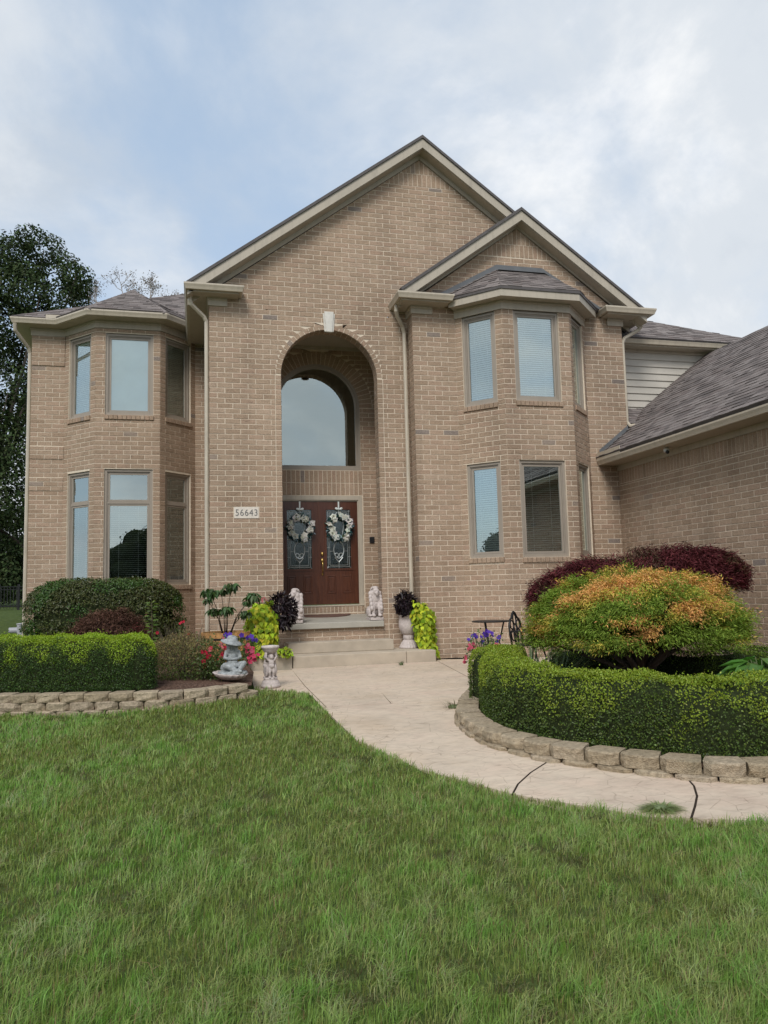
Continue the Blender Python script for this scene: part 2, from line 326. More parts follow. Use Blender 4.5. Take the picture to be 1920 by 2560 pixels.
# ------------------------------------------------------------------ house
YC, YR, YL, YP, XG = 15.09, 14.69, 18.4, 16.85, 8.89
CH, BL, MJ = .1035, .302, .013                                  # brick course, brick pitch, joint
house = thing('brick_house', 'two-storey tan brick house with steep gables and a tall arched entry', 'house', (4.5, YC, 0))
BR, SH = [], []
class Wall:
    def __init__(s, o, u, name='wall'):
        s.o = np.array(o, float); s.u = unit(np.array([u[0], u[1], 0.0])); s.n = np.array([s.u[1], -s.u[0], 0.0]); s.part = None
    def P(s, u, z, d=0.0): return s.o+s.u*u+np.array([0, 0, z])+s.n*d
    def box(s, mb, u0, u1, z0, z1, d0, d1, tone=0.0): mb.obox(s.P(u0, z0, d0), s.u*(u1-u0), (0, 0, z1-z0), s.n*(d1-d0), tone)
def cells(W, mb, u0, u1, z0, z1, holes, d0=-.16, d1=0.0):
    us = sorted({u0, u1, *[min(max(h[i], u0), u1) for h in holes for i in (0, 1)]}); zs = sorted({z0, z1, *[min(max(h[i], z0), z1) for h in holes for i in (2, 3)]})
    for a, b in zip(us, us[1:]):
        for c, d in zip(zs, zs[1:]):
            if b-a < 1e-4 or d-c < 1e-4: continue
            if any(h[0] < (a+b)/2 < h[1] and h[2] < (c+d)/2 < h[3] for h in holes): continue
            W.box(mb, a, b, c, d, d0, d1)
def clip(poly, planes):
    for a, b, c in planes:
        out = []
        for i in range(len(poly)):
            p, q = poly[i], poly[(i+1) % len(poly)]; fp, fq = a*p[0]+b*p[1]-c, a*q[0]+b*q[1]-c
            if fp <= 0: out.append(p)
            if fp*fq < 0: t = fp/(fp-fq); out.append((p[0]+(q[0]-p[0])*t, p[1]+(q[1]-p[1])*t))
        poly = out
        if len(poly) < 3: return []
    return poly
def area(p): return abs(sum(p[i][0]*p[(i+1) % len(p)][1]-p[(i+1) % len(p)][0]*p[i][1] for i in range(len(p))))/2
def put(W, poly, full=False, proud=None): BR.append((W, poly, full, proud if proud is not None else random.uniform(.004, .008), random.random()))
def lay(W, u0, u1, z0, z1, holes=(), planes=(), arcs=(), shift=0.0, proud=0.0):
    k0 = int(round(z0/CH)); k = k0
    while k*CH < z1-.02:
        zb, zt = k*CH, min((k+1)*CH, z1); zm = (zb+zt)/2; iv = [(u0, u1, 0, 0)]
        cut = [(h[0], h[1], 0, 0) for h in holes if h[2] < zm < h[3]]
        for cu, cz, r in arcs:
            if cz < zt and zb < cz+r:
                hb = math.sqrt(max(r*r-max(zb-cz, 0)**2, 0)); ht = math.sqrt(max(r*r-(zt-cz)**2, 0)) if zt-cz < r else 0.0
                cut.append((cu-(hb+ht)/2, cu+(hb+ht)/2, (hb-ht)/2, (hb-ht)/2))
        for ca, cb_, sa, sb in cut:
            nv = []
            for a, b, la, lb in iv:
                if cb_ <= a or ca >= b: nv.append((a, b, la, lb)); continue
                if ca-a > .02: nv.append((a, ca, la, sa))
                if b-cb_ > .02: nv.append((cb_, b, sb, lb))
            iv = nv
        for a, b, la, lb in iv:
            s = u0+shift+(BL/2 if k % 2 else 0)-BL*4; j = s+BL*math.floor((a-s)/BL); js = []
            while j < b: js.append((max(j, a), min(j+BL, b))); j += BL
            js = [q for q in js if q[1]-q[0] > .004]
            if len(js) > 1 and js[0][1]-js[0][0] < .045: js[1] = (js[0][0], js[1][1]); js.pop(0)
            if len(js) > 1 and js[-1][1]-js[-1][0] < .045: js[-2] = (js[-2][0], js[-1][1]); js.pop()
            for i, (p, q) in enumerate(js):
                ea = la if i == 0 else 0; eb = lb if i == len(js)-1 else 0
                p2, q2 = p+(MJ/2 if p > u0+1e-6 else 0), q-(MJ/2 if q < u1-1e-6 else 0)
                y0, y1 = zb+MJ/2, zt-MJ/2; jj = random.uniform(-.0012, .0012)
                poly = [(p2-ea, y0+jj), (q2+eb, y0+jj), (q2-eb, y1+jj), (p2+ea, y1+jj)]
                full = abs(q-p-BL) < .004 and not ea and not eb and zt-zb > CH*.98
                if planes:
                    pl = clip(poly, planes)
                    if len(pl) < 3 or area(pl) < .0006: continue
                    if abs(area(pl)-area(poly)) > 1e-6: full = False
                    poly = pl
                put(W, poly, full, random.uniform(.004, .008)+proud)
        k += 1
def soldiers(W, u0, u1, z0, z1, planes=(), wd=.1035, proud=0.0):
    n = max(1, round((u1-u0)/wd)); s = (u1-u0)/n
    for i in range(n):
        poly = [(u0+i*s+MJ/2, z0+MJ/2), (u0+(i+1)*s-MJ/2, z0+MJ/2), (u0+(i+1)*s-MJ/2, z1-MJ/2), (u0+i*s+MJ/2, z1-MJ/2)]
        if planes: poly = clip(poly, planes)
        if len(poly) >= 3 and area(poly) > .0004: put(W, poly, False, random.uniform(.004, .008)+proud)
def radial(W, cu, cz, r0, r1, a0, a1, wd):
    n = round((a1-a0)*r1/wd); s = (a1-a0)/n; g = MJ/2
    for i in range(n):
        A, B = a0+i*s, a0+(i+1)*s; q = []
        for r, a in ((r0, A+g/r0), (r1, A+g/r1), (r1, B-g/r1), (r0, B-g/r0)): q.append((cu+r*math.cos(a), cz+r*math.sin(a)))
        put(W, q[::-1], False)
def wallpart(W, mb): W.part = mb.build('wall', 'mortar', house); return W.part
# centre wing: front wall with the tall arch
AX, AZ, AR = 2.636, 5.79, 1.004; GS = .741
WC = Wall((0, YC, 0), (1, 0)); apx, apz = 4.70, 10.73
gC = [(GS, 1, apz+GS*apx), (-GS, 1, apz-GS*apx)]
TH = .30; mb = MB(); cells(WC, mb, .22, 4.6, 0, AZ, [(AX-AR, AX+AR, -1, 9)], -TH)
NA = 28
for i in range(NA):                                              # fan round the arch up to a box of half width 1.3
    a, b = math.pi*i/NA, math.pi*(i+1)/NA
    def edge(t): c, s_ = math.cos(t), math.sin(t); k = min(1.3/abs(c) if abs(c) > 1e-6 else 9, 1.45/s_ if s_ > 1e-6 else 9); return (AX+k*c, AZ+k*s_)
    q = [(AX+AR*math.cos(a), AZ+AR*math.sin(a)), edge(a), edge(b), (AX+AR*math.cos(b), AZ+AR*math.sin(b))]
    mb.prism([WC.P(u, z, 0) for u, z in q], -WC.n*TH)
cells(WC, mb, .22, 9.16, AZ, 7.41, [(AX-1.3, AX+1.3, AZ-1, AZ+1.45)], -.12)
mb.prism([WC.P(u, z) for u, z in ((.22, 7.41), (9.16, 7.41), (apx, apz))], -WC.n*.12)
wallpart(WC, mb)
mb = MB()                                                         # bricks lining the underside of the arch
for i in range(27):
    a, b = math.pi*i/27+.006, math.pi*(i+1)/27-.006
    for y0, y1 in ((.012, .145), (.157, .288)):
        mb.prism([WC.P(AX+r*math.cos(t), AZ+r*math.sin(t), -y0) for r, t in ((AR+.003, a), (AR-.006, a), (AR-.006, b), (AR+.003, b))], -WC.n*(y1-y0), random.random())
mb.build('arch_soffit', 'brick', house)['kind'] = 'stuff'
HC = [(AX-AR-.115, AX+AR+.115, 0, AZ), (AX-.105, AX+.105, 6.80, 7.16), (.678, 1.173, 2.869, 3.114), (4.45, 9.3, 0, 7.25)]
lay(WC, .22, 9.16, 0, 10.12, HC, gC, [(AX, AZ, AR+.105)])
soldiers(WC, apx-1.0, apx+1.0, 10.12, 10.405, gC); soldiers(WC, apx-.6, apx+.6, 10.405, 10.75, gC)
for k in range(int(AZ/CH)+1):
    z0, z1 = k*CH+MJ/2, min((k+1)*CH, AZ)-MJ/2
    if z1-z0 > .03:
        for s in (AX-AR-.115, AX+AR): put(WC, [(s+MJ/2 if s < AX else s, z0), (s+.115 if s < AX else s+.115-MJ/2, z0), (s+.115 if s < AX else s+.115-MJ/2, z1), (s+MJ/2 if s < AX else s, z1)])
radial(WC, AX, AZ, AR, AR+.10, .02, math.pi/2-.10, .118); radial(WC, AX, AZ, AR, AR+.10, math.pi/2+.10, math.pi-.02, .118)
mb = MB()                                                         # keystone
mb.prism([WC.P(u, z, -.02) for u, z in ((AX-.062, 6.735), (AX+.062, 6.735), (AX+.098, 7.165), (AX-.098, 7.165))], WC.n*.075)
mb.prism([WC.P(u, z, -.02) for u, z in ((AX-.095, 6.745), (AX+.095, 6.745), (AX+.128, 7.13), (AX-.128, 7.13))], WC.n*.05)
bevel(mb.build('keystone', 'stone_key', house), .006)
# porch recess behind the arch: jambs, sides, back wall, ceiling
PX0, PX1 = 1.12, 4.12
for W in (Wall((AX+AR, YC+TH, 0), (0, -1)), Wall((AX-AR, YC, 0), (0, 1))): W.part = WC.part; lay(W, 0, TH, .80, AZ)
WS1 = Wall((PX1, YP, 0), (0, -1)); WS2 = Wall((PX0, YC+TH, 0), (0, 1)); WB = Wall((0, YP, 0), (1, 0))
for W in (WS1, WS2): mb = MB(); W.box(mb, 0, YP-YC-TH, .5, 7.0, -.1, 0); wallpart(W, mb); lay(W, 0, YP-YC-TH, .80, 6.95)
WX, WZ, WR = AX, 5.60, .985                                        # arched window in the back wall
mb = MB(); cells(WB, mb, PX0, PX1, .6, WZ, [(AX-.99, AX+.99, 1.08, 3.55), (AX-WR, AX+WR, 4.14, 9)], -.1)
for i in range(NA):
    a, b = math.pi*i/NA, math.pi*(i+1)/NA
    def edge(t): c, s_ = math.cos(t), math.sin(t); k = min(1.45/abs(c) if abs(c) > 1e-6 else 9, 1.42/s_ if s_ > 1e-6 else 9); return (AX+k*c, WZ+k*s_)
    mb.prism([WB.P(u, z, 0) for u, z in [(WX+WR*math.cos(a), WZ+WR*math.sin(a)), edge(a), edge(b), (WX+WR*math.cos(b), WZ+WR*math.sin(b))]], -WB.n*.1)
wallpart(WB, mb); radial(WB, WX, WZ, WR, WR+.30, 0, math.pi, .118)
lay(WB, PX0, PX1, .80, 7.0, [(AX-1.02, AX+1.02, 0, 4.14), (AX-WR, AX+WR, 4.1, WZ)], (), [(WX, WZ, WR+.31)])
soldiers(WB, AX-1.02, AX+1.02, 3.56, 3.845); soldiers(WB, AX-1.02, AX+1.02, 3.845, 4.13)
mb = MB().box(PX0, PX1, YC+TH, YP, 7.0, 7.06); mb.box(PX0, PX1, YP-.07, YP-.011, 6.93, 7.0); mb.build('porch_ceiling', 'trim', house)
# house number plaque
pq = MB().box(.688, 1.163, YC-.014, YC+.02, 2.879, 3.104).build('number_plaque', 'plaque_stone', house)
cu = bpy.data.curves.new('digits', 'FONT'); cu.body = '56643'; cu.size = .182; cu.extrude = .003; cu.space_character = 1.12; tmp = bpy.data.objects.new('t', cu); COL.objects.link(tmp)
me = bpy.data.meshes.new_from_object(tmp.evaluated_get(bpy.context.evaluated_depsgraph_get())); bpy.data.objects.remove(tmp)
xs = [v.co.x for v in me.vertices]; wdt = max(xs)-min(xs); k = .425/wdt
me.transform(Matrix.Translation((.713-min(xs)*k, YC-.0155, 2.930)) @ Matrix.Rotation(math.pi/2, 4, 'X') @ Matrix.Diagonal((k, 1.0, 1.0, 1.0)))
me.transform(Matrix.Translation(-orig(pq))); me.materials.clear(); me.materials.append(MATS['digit']); me.name = 'digits'; link(bpy.data.objects.new('digits', me), pq)
# right wing: gable wall and two-storey bay
WR_ = Wall((0, YR, 0), (1, 0)); rx, rz = 6.74, 9.16; gR = [(GS, 1, rz+GS*rx), (-GS, 1, rz-GS*rx)]; XL, XR_ = 4.32, 9.16
mb = MB(); cells(WR_, mb, XL, XR_, 0, 7.37, [(5.25, 8.23, -1, 7.22)], -.12); mb.prism([WR_.P(u, z) for u, z in ((XL, 7.37), (XR_, 7.37), (rx, rz))], -WR_.n*.12)
mb.box(XR_-.12, XR_, YR+.12, 15.5, 3.6, 7.3); mb.box(XL, XL+.1, YR+.12, YC, 0, 7.3); wallpart(WR_, mb)
lay(WR_, XL, XR_, 0, 8.50, [(5.25, 8.23, 0, 7.22), (8.95, 9.3, 0, 4.0)], gR)
soldiers(WR_, rx-1.0, rx+1.0, 8.50, 8.79, gR); soldiers(WR_, rx-.6, rx+.6, 8.79, 9.2, gR)
WRs = Wall((XL, YC, 0), (0, -1)); WRs.part = WR_.part; lay(WRs, 0, YC-YR, 0, 7.2)
WGap = Wall((0, YL, 0), (1, 0))
def facet(p, q, zt, wins):
    W = Wall((p[0], p[1], 0), (q[0]-p[0], q[1]-p[1])); ln = math.hypot(q[0]-p[0], q[1]-p[1]); mb = MB(); cells(W, mb, 0, ln, 0, zt, wins, -.12); wallpart(W, mb)
    lay(W, 0, ln, 0, zt, [(a, b, c-.10, d) for a, b, c, d in wins])
    for a, b, c, d in wins:
        n = round((b-a)/.095); s = (b-a+.03)/n
        for i in range(n): put(W, [(a-.015+i*s+.004, c-.10), (a-.015+(i+1)*s-.004, c-.10), (a-.015+(i+1)*s-.004, c-.004), (a-.015+i*s+.004, c-.004)], False, .035)
    return W, ln
# windows ---------------------------------------------------------
def ring(W, mb, u0, u1, z0, z1, wd, d0, d1):
    W.box(mb, u0, u0+wd, z0, z1, d0, d1); W.box(mb, u1-wd, u1, z0, z1, d0, d1); W.box(mb, u0+wd, u1-wd, z0, z0+wd, d0, d1); W.box(mb, u0+wd, u1-wd, z1-wd, z1, d0, d1)
def window(W, u0, u1, z0, z1, tilt=60, trans=None, head=.0, blind=True):
    mb = MB(); ring(W, mb, u0, u1, z0, z1, .055, -.10, -.03); ring(W, mb, u0+.055, u1-.055, z0+.055, z1-.055, .022, -.10, -.05)
    if head: W.box(mb, u0-.01, u1+.01, z1, z1+head, -.09, -.012)
    wo_ = mb.build('window', 'window_frame', house)
    zs = [(z0+.077, z1-.077)] if not trans else [(z0+.077, trans-.025), (trans+.025, z1-.077)]
    if trans: mb = MB(); W.box(mb, u0+.077, u1-.077, trans-.025, trans+.025, -.10, -.05); mb.build('mullion', 'window_frame', wo_)
    for a, b in zs:
        mb = MB(); ring(W, mb, u0+.080, u1-.080, a+.003, b-.003, .040, -.105, -.062); mb.build('sash_frame', 'window_frame', wo_)
        mb = MB(); mb.add([W.P(u0+.115, a+.04, -.085), W.P(u1-.115, a+.04, -.085), W.P(u1-.115, b-.04, -.085), W.P(u0+.115, b-.04, -.085)], [(0, 1, 2, 3)])
        mb.build('glass', 'window_glass', wo_, fix=False)
    mb = MB(); a, b, c, d = u0+.04, u1-.04, z0+.04, z1-.04
    W.box(mb, a, b, c, d, -.62, -.60); W.box(mb, a, a+.02, c, d, -.60, -.11); W.box(mb, b-.02, b, c, d, -.60, -.11); W.box(mb, a+.02, b-.02, c, c+.02, -.60, -.11); W.box(mb, a+.02, b-.02, d-.02, d, -.60, -.11)
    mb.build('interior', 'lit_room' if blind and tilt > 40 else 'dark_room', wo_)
    if blind:
        mb = MB(); zt = zs[-1][1] if not trans or True else 0; zb = zs[0][0]+.03
        if trans: zt = zs[0][1]
        z = zb; ct, st = math.cos(R_(tilt))*.048, math.sin(R_(tilt))*.048
        while z < zt-.05:
            o = W.P(u0+.10, z, -.125); mb.obox(o, W.u*(u1-u0-.20), -W.n*ct+np.array([0, 0, st]), np.array([0, 0, .0022])*math.cos(R_(tilt))-W.n*-.0022*math.sin(R_(tilt))); z += .0445
        W.box(mb, u0+.095, u1-.095, zt-.05, zt, -.17, -.115)
        for f in (.25, .75): W.box(mb, u0+.1+(u1-u0-.2)*f-.003, u0+.1+(u1-u0-.2)*f+.003, zb, zt, -.122, -.118)
        mb.build('blind', 'blind_slat', wo_)
    return wo_
RB = [(5.25, YR), (5.995, 13.94), (7.485, 13.94), (8.23, YR)]
wn = [[(.155, .895, 5.12, 7.03), (.155, .895, 2.0, 3.92)], [(.245, 1.245, 5.14, 7.03), (.245, 1.245, 1.98, 3.93)], [(.16, .90, 5.12, 7.03), (.16, .90, 2.0, 3.92)]]
for i in range(3):
    W, ln = facet(RB[i], RB[i+1], 7.22, wn[i])
    for j, (a, b, c, d) in enumerate(wn[i]): window(W, a, b, c, d, (50, 42)[j] if i == 0 else (48, 12)[j] if i == 1 else 55)
LB = [(-3.70, YL), (-2.99, YL), (-2.22, 17.62), (-.835, 17.62), (-.065, YL), (.22, YL)]
W = Wall((LB[0][0], YL, 0), (1, 0)); mb = MB(); W.box(mb, 0, .71, 0, 7.43, -.12, 0); W.box(mb, 0, .71, 6.735, 7.43, 0, .021); W.box(mb, 0, .71, 4.554, 4.86, 0, .015); W.box(mb, 0, .71, 3.83, 4.14, 0, .015); mb.box(-3.70, -3.58, YL+.12, 26, 0, 7.43); wallpart(W, mb); lay(W, 0, .71, 0, 6.74); lay(W, 0, .71, 6.728, 7.43, proud=.022)
for za in (4.55, 3.83): lay(W, 0, .71, za, za+.3, proud=.016)
BR[:] = [b for b in BR if not (b[0] is W and b[3] < .012 and any(a-.06 < b[1][0][1] < a+.28 for a in (4.55, 3.83)))]
wl = [[(.16, .93, 5.45, 7.33), (.16, .93, 1.64, 4.20)], [(.205, 1.235, 5.45, 7.33), (.205, 1.235, 1.64, 4.23)], [(.16, .94, 5.45, 7.33), (.16, .94, 1.64, 4.20)]]
for i in range(3):
    W, ln = facet(LB[i+1], LB[i+2], 7.43, wl[i])
    for j, (a, b, c, d) in enumerate(wl[i]): window(W, a, b, c, d, (64 if i != 1 else 84, 6)[j], 3.48 if j else None, .10 if j == 0 else 0)
W = Wall((LB[4][0], YL, 0), (1, 0)); mb = MB(); W.box(mb, 0, .285, 0, 7.43, -.12, 0); mb.box(.22, .34, YC+.12, YL, 0, 7.4); wallpart(W, mb); lay(W, 0, .285, 0, 7.4)
W = Wall((.22, YL, 0), (0, -1)); W.part = WC.part; lay(W, 0, YL-YC, 0, 7.3)
# arched window over the door
def arcbar(mb, W, cu, cz, r0, r1, zb, d0, d1, n=30):
    pr = [(cu+r0*math.cos(a), cz+r0*math.sin(a)) for a in np.linspace(0, math.pi, n)]; po = [(cu+r1*math.cos(a), cz+r1*math.sin(a)) for a in np.linspace(0, math.pi, n)]
    for i in range(n-1): mb.prism([W.P(*q, d0) for q in (pr[i], po[i], po[i+1], pr[i+1])], W.n*(d1-d0))
    for s in (-1, 1):
        a, b = sorted((cu+s*r0, cu+s*r1)); W.box(mb, a, b, zb, cz, d0, d1)
    W.box(mb, cu-r0, cu+r0, zb, zb+(r1-r0), d0, d1)
mb = MB(); arcbar(mb, WB, WX, WZ, WR-.06, WR, 4.14, -.08, .005); arcbar(mb, WB, WX, WZ, WR-.105, WR-.06, 4.20, -.08, -.03); aw = mb.build('window', 'window_frame', house)
r = WR-.10; pts = [(WX-r, 4.24), (WX+r, 4.24)]+[(WX+r*math.cos(a), WZ+r*math.sin(a)) for a in np.linspace(0, math.pi, 40)]
MB().add([WB.P(u, z, -.05) for u, z in pts], [tuple(range(len(pts)))]).build('glass', 'window_glass', aw, fix=False)
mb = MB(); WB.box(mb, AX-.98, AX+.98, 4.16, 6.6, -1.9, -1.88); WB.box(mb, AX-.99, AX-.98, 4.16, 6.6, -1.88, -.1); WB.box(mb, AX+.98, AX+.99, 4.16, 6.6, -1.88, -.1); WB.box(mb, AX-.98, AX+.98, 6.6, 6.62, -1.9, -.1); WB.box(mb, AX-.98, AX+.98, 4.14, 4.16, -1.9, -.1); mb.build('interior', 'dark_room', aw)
# double entry door
mb = MB()
for s in (-1, 1): a, b = sorted((AX+s*.905, AX+s*.985)); WB.box(mb, a, b, 1.10, 3.55, -.06, .03); a, b = sorted((AX+s*.885, AX+s*.905)); WB.box(mb, a, b, 1.10, 3.455, -.06, .012)
WB.box(mb, AX-.905, AX+.905, 3.455, 3.55, -.06, .03); WB.box(mb, AX-.885, AX+.885, 3.43, 3.455, -.06, .012); mb.build('door_frame', 'trim', house)
def door(x0, x1, hinge):
    mb = MB(); gx0, gx1, gz0, gz1 = x0+.15, x1-.15, 1.90, 3.25
    cells(WB, mb, x0, x1, 1.115, 3.425, [(gx0, gx1, gz0, gz1)], -.055, -.012)
    d = mb.build('door', 'door_wood', house)
    mb = MB(); ring(WB, mb, gx0-.03, gx1+.03, gz0-.03, gz1+.03, .045, -.02, .004); mb.build('glass_moulding', 'door_wood', d)
    MB().add([WB.P(gx0, gz0, -.03), WB.P(gx1, gz0, -.03), WB.P(gx1, gz1, -.03), WB.P(gx0, gz1, -.03)], [(0, 1, 2, 3)]).build('glass', 'door_glass', d, fix=False)
    for q in (x0+.16, (x0+x1)/2+.075):
        wd = (x1-x0)/2-.235; mb = MB(); ring(WB, mb, q, q+wd, 1.36, 1.76, .03, -.02, -.002)
        mb.prism([WB.P(u, z, -.014) for u, z in ((q+.045, 1.405), (q+wd-.045, 1.405), (q+wd-.045, 1.715), (q+.045, 1.715))], WB.n*.012); bevel(mb.build('panel', 'door_wood', d), .006)
    mb = MB(); cx = (gx0+gx1)/2                                       # leaded pattern
    def bar(u0, z0, u1, z1, r=.0045): mb.tube([WB.P(u0, z0, -.025), WB.P(u1, z1, -.025)], r, 6)
    for i in (.05, .085):
        bar(gx0+i, gz0+i, gx1-i, gz0+i); bar(gx0+i, gz1-i, gx1-i, gz1-i); bar(gx0+i, gz0+i, gx0+i, gz1-i); bar(gx1-i, gz0+i, gx1-i, gz1-i)
    for s, t_ in ((gx0, 1), (gx1, -1)):
        for z in (gz0, gz1): bar(s, z, s+t_*.05, z+(.05 if z == gz0 else -.05))
        for f in (.2, .36, .5, .66, .82): bar(s, gz0+(gz1-gz0)*f, s+t_*.085, gz0+(gz1-gz0)*f)
    bar(gx0+.085, 2.30, cx-.11, 2.30); bar(cx+.11, 2.30, gx1-.085, 2.30); bar(cx, gz0, cx, 2.10)
    mb.tube([WB.P(cx+.115*math.sin(a), 2.33+.19*math.cos(a), -.02) for a in np.linspace(.25, 2*math.pi-.25, 26)], .012, 6)
    mb.tube([WB.P(cx+.115*math.sin(a), 2.88+.30*math.cos(a), -.02) for a in np.linspace(0, 2*math.pi, 26)], .009, 6)
    for s in (-1, 1):
        mb.tube([WB.P(cx+s*(.05+.045*math.cos(a)), 2.21+.045*math.sin(a), -.02) for a in np.linspace(0, 5.2, 14)], .010, 6)
        mb.tube([WB.P(cx+s*.09, 2.16, -.02), WB.P(cx+s*.05, 2.11, -.02), WB.P(cx, 2.05, -.02)], .009, 6)
    mb.build('leading', 'came', d)
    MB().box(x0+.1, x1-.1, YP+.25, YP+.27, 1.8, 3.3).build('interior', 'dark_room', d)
    return d
door(AX-.882, AX-.004, -1); d2 = door(AX+.004, AX+.882, 1)
mb = MB().box(AX-.028, AX+.022, YP+.002, YP+.03, 1.115, 3.425); mb.build('astragal', 'door_wood', house)
hx = AX+.062; mb = MB(); mb.ball((hx, YP-.005, 2.24), (.035, .028, .045)); mb.ball((hx, YP-.008, 2.08), (.036, .02, .06))
mb.tube([(hx, YP-.01, 2.10), (hx, YP-.055, 2.02), (hx, YP-.06, 1.88), (hx, YP-.01, 1.80)], [.011, .013, .012, .011], 8); mb.ball((hx, YP, 1.79), (.022, .018, .035)); mb.build('handle', 'brass', d2, smooth=True)
mb = MB().box(AX-.985, AX+.985, YP-.10, YP+.06, 1.075, 1.10); mb.build('threshold', 'gutter_paint', house)
WT = Wall((0, YP-.085, 0), (1, 0)); WT.part = WB.part; soldiers(WT, AX-.99, AX+.99, .93, 1.07, wd=.085); lay(WT, AX-.99, AX+.99, .828, .92); MB().box(AX-.99, AX+.99, YP-.085, YP-.011, .80, 1.074).build('door_step', 'mortar', house)
db = onY(929.5, 1350, YP); mb = MB().box(db[0]-.055, db[0]+.055, YP-.035, YP-.004, db[2]-.07, db[2]+.07); bevel(mb.build('doorbell', 'black_plastic', house), .006)
WRi = Wall((0, 15.075, 0), (1, 0)); WRi.part = WC.part; lay(WRi, AX-AR, AX+AR, .414, .675); MB().box(AX-AR, AX+AR, 15.075, 15.2, .2, .675).build('riser', 'mortar', house)
# garage wing
WG = Wall((XG, YR, 0), (0, -1)); mb = MB(); WG.box(mb, 0, 9.0, 0, 3.86, -.12, 0); wallpart(WG, mb); lay(WG, 0, 9.0, 0, 3.56); soldiers(WG, 0, 9.0, 3.56, 3.855)
mb = MB(); mb.box(XG+.13, 14.7, 5.69, 5.81, 0, 3.9); mb.box(14.7, 14.82, 5.69, 16, 0, 3.9); mb.build('wall', 'render_wall', house)
# ------------------------------------------------------------------ eaves, gutters, fascias
def gut(path, zt, off, name='gutter'):
    MB().sweep(path, [(off-.11, zt-.12), (off-.035, zt-.12), (off-.02, zt-.075), (off, zt-.03), (off, zt), (off-.012, zt), (off-.012, zt-.02), (off-.11, zt-.02)]).build(name, 'gutter_paint', house)
def soff(path, z, off, th=.03): MB().sweep(path, [(-.12, z), (off, z), (off, z+th), (-.12, z+th)]).build('soffit', 'trim', house)
def friez(path, z0, z1, name='frieze'): MB().sweep(path, [(-.06, z0), (.028, z0), (.028, z1-.05), (.045, z1-.04), (.045, z1), (-.06, z1)]).build(name, 'trim', house)
LP = [(-3.70, 25.5), (-3.70, YL), (-2.99, YL), (-2.22, 17.62), (-.835, 17.62), (-.065, YL), (.19, YL)]
friez(LP, 7.435, 7.60); soff(LP, 7.602, .29); gut(LP, 7.725, .40); gut([(.22, 18.4), (.22, YC-.30), (.775, YC-.30), (.775, YC+.04)], 7.46, .125+0.0) if False else None
MB().prism([(-3.35, 18.0, 7.727), (-3.02, 17.99, 7.727), (-2.83, 17.78, 7.727), (-2.83, 17.78, 7.81), (-3.02, 17.99, 7.83), (-3.35, 18.0, 7.80)][:3]+[(-3.02, 17.99, 7.81), (-3.35, 18.0, 7.81)], (0, .012, 0)).build('gutter_guard', 'gutter_paint', house)
MB().box(-3.57, .20, YL+.1, 25.4, 7.50, 7.55).build('attic_sky_block', 'dark_room', house)  # unseen sheet added to keep sky from showing through the eave
# centre wing: side eave and cornice return (path runs clockwise seen from above so the right-hand side is outside)
CP = [(.22, 18.6), (.22, YC), (.60, YC)]
friez([(.22, 18.4), (.22, YC-.012), (.575, YC-.012)], 7.15, 7.31)
MB().box(-.165, .79, YC-.30, YC, 7.312, 7.34).build('soffit', 'trim', house); MB().box(-.165, .22, YC, 18.0, 7.312, 7.34).build('soffit', 'trim', house)
gut([(-.165, 18.3), (-.165, YC-.30), (.79, YC-.30), (.79, YC-.01)], 7.46, .10)
MB().add([(-.16, YC-.30, 7.47), (.80, YC-.30, 7.47), (.80, YC-.012, 7.56), (-.16, YC-.012, 7.56), (-.16, YC-.30, 7.34), (.80, YC-.30, 7.34), (.80, YC-.012, 7.34), (-.16, YC-.012, 7.34)], [(0, 1, 2, 3), (4, 5, 1, 0), (5, 6, 2, 1), (6, 7, 3, 2), (7, 4, 0, 3), (7, 6, 5, 4)]).build('return_roof', 'roof_edge', house)
# right wing returns
for x0, x1, side in ((4.01, 5.02, -1), (8.66, 9.70, 1)):
    MB().box(x0, x1, YR-.32, YR if side > 0 else YR, 7.262, 7.29).build('soffit', 'trim', house)
    if side < 0: MB().box(x0, XL, YR, YC, 7.262, 7.29).build('soffit', 'trim', house); gut([(x0, YC-.01), (x0, YR-.32), (x1, YR-.32), (x1, YR-.01)], 7.41, .10)
    else: MB().box(XR_, x1, YR, 16.5, 7.262, 7.29).build('soffit', 'trim', house); gut([(x0, YR-.01), (x0, YR-.32), (x1, YR-.32), (x1, 16.5)], 7.41, .10)
    MB().add([(x0, YR-.32, 7.42), (x1, YR-.32, 7.42), (x1, YR-.012, 7.52), (x0, YR-.012, 7.52), (x0, YR-.32, 7.29), (x1, YR-.32, 7.29), (x1, YR-.012, 7.29), (x0, YR-.012, 7.29)], [(0, 1, 2, 3), (4, 5, 1, 0), (5, 6, 2, 1), (6, 7, 3, 2), (7, 4, 0, 3), (7, 6, 5, 4)]).build('return_roof', 'roof_edge', house)
friez([(XL, YC-.012), (XL, YR-.012), (4.74, YR-.012)], 7.10, 7.26); friez([(8.80, YR-.012), (XR_, YR-.012), (XR_, 15.4)], 7.10, 7.26)
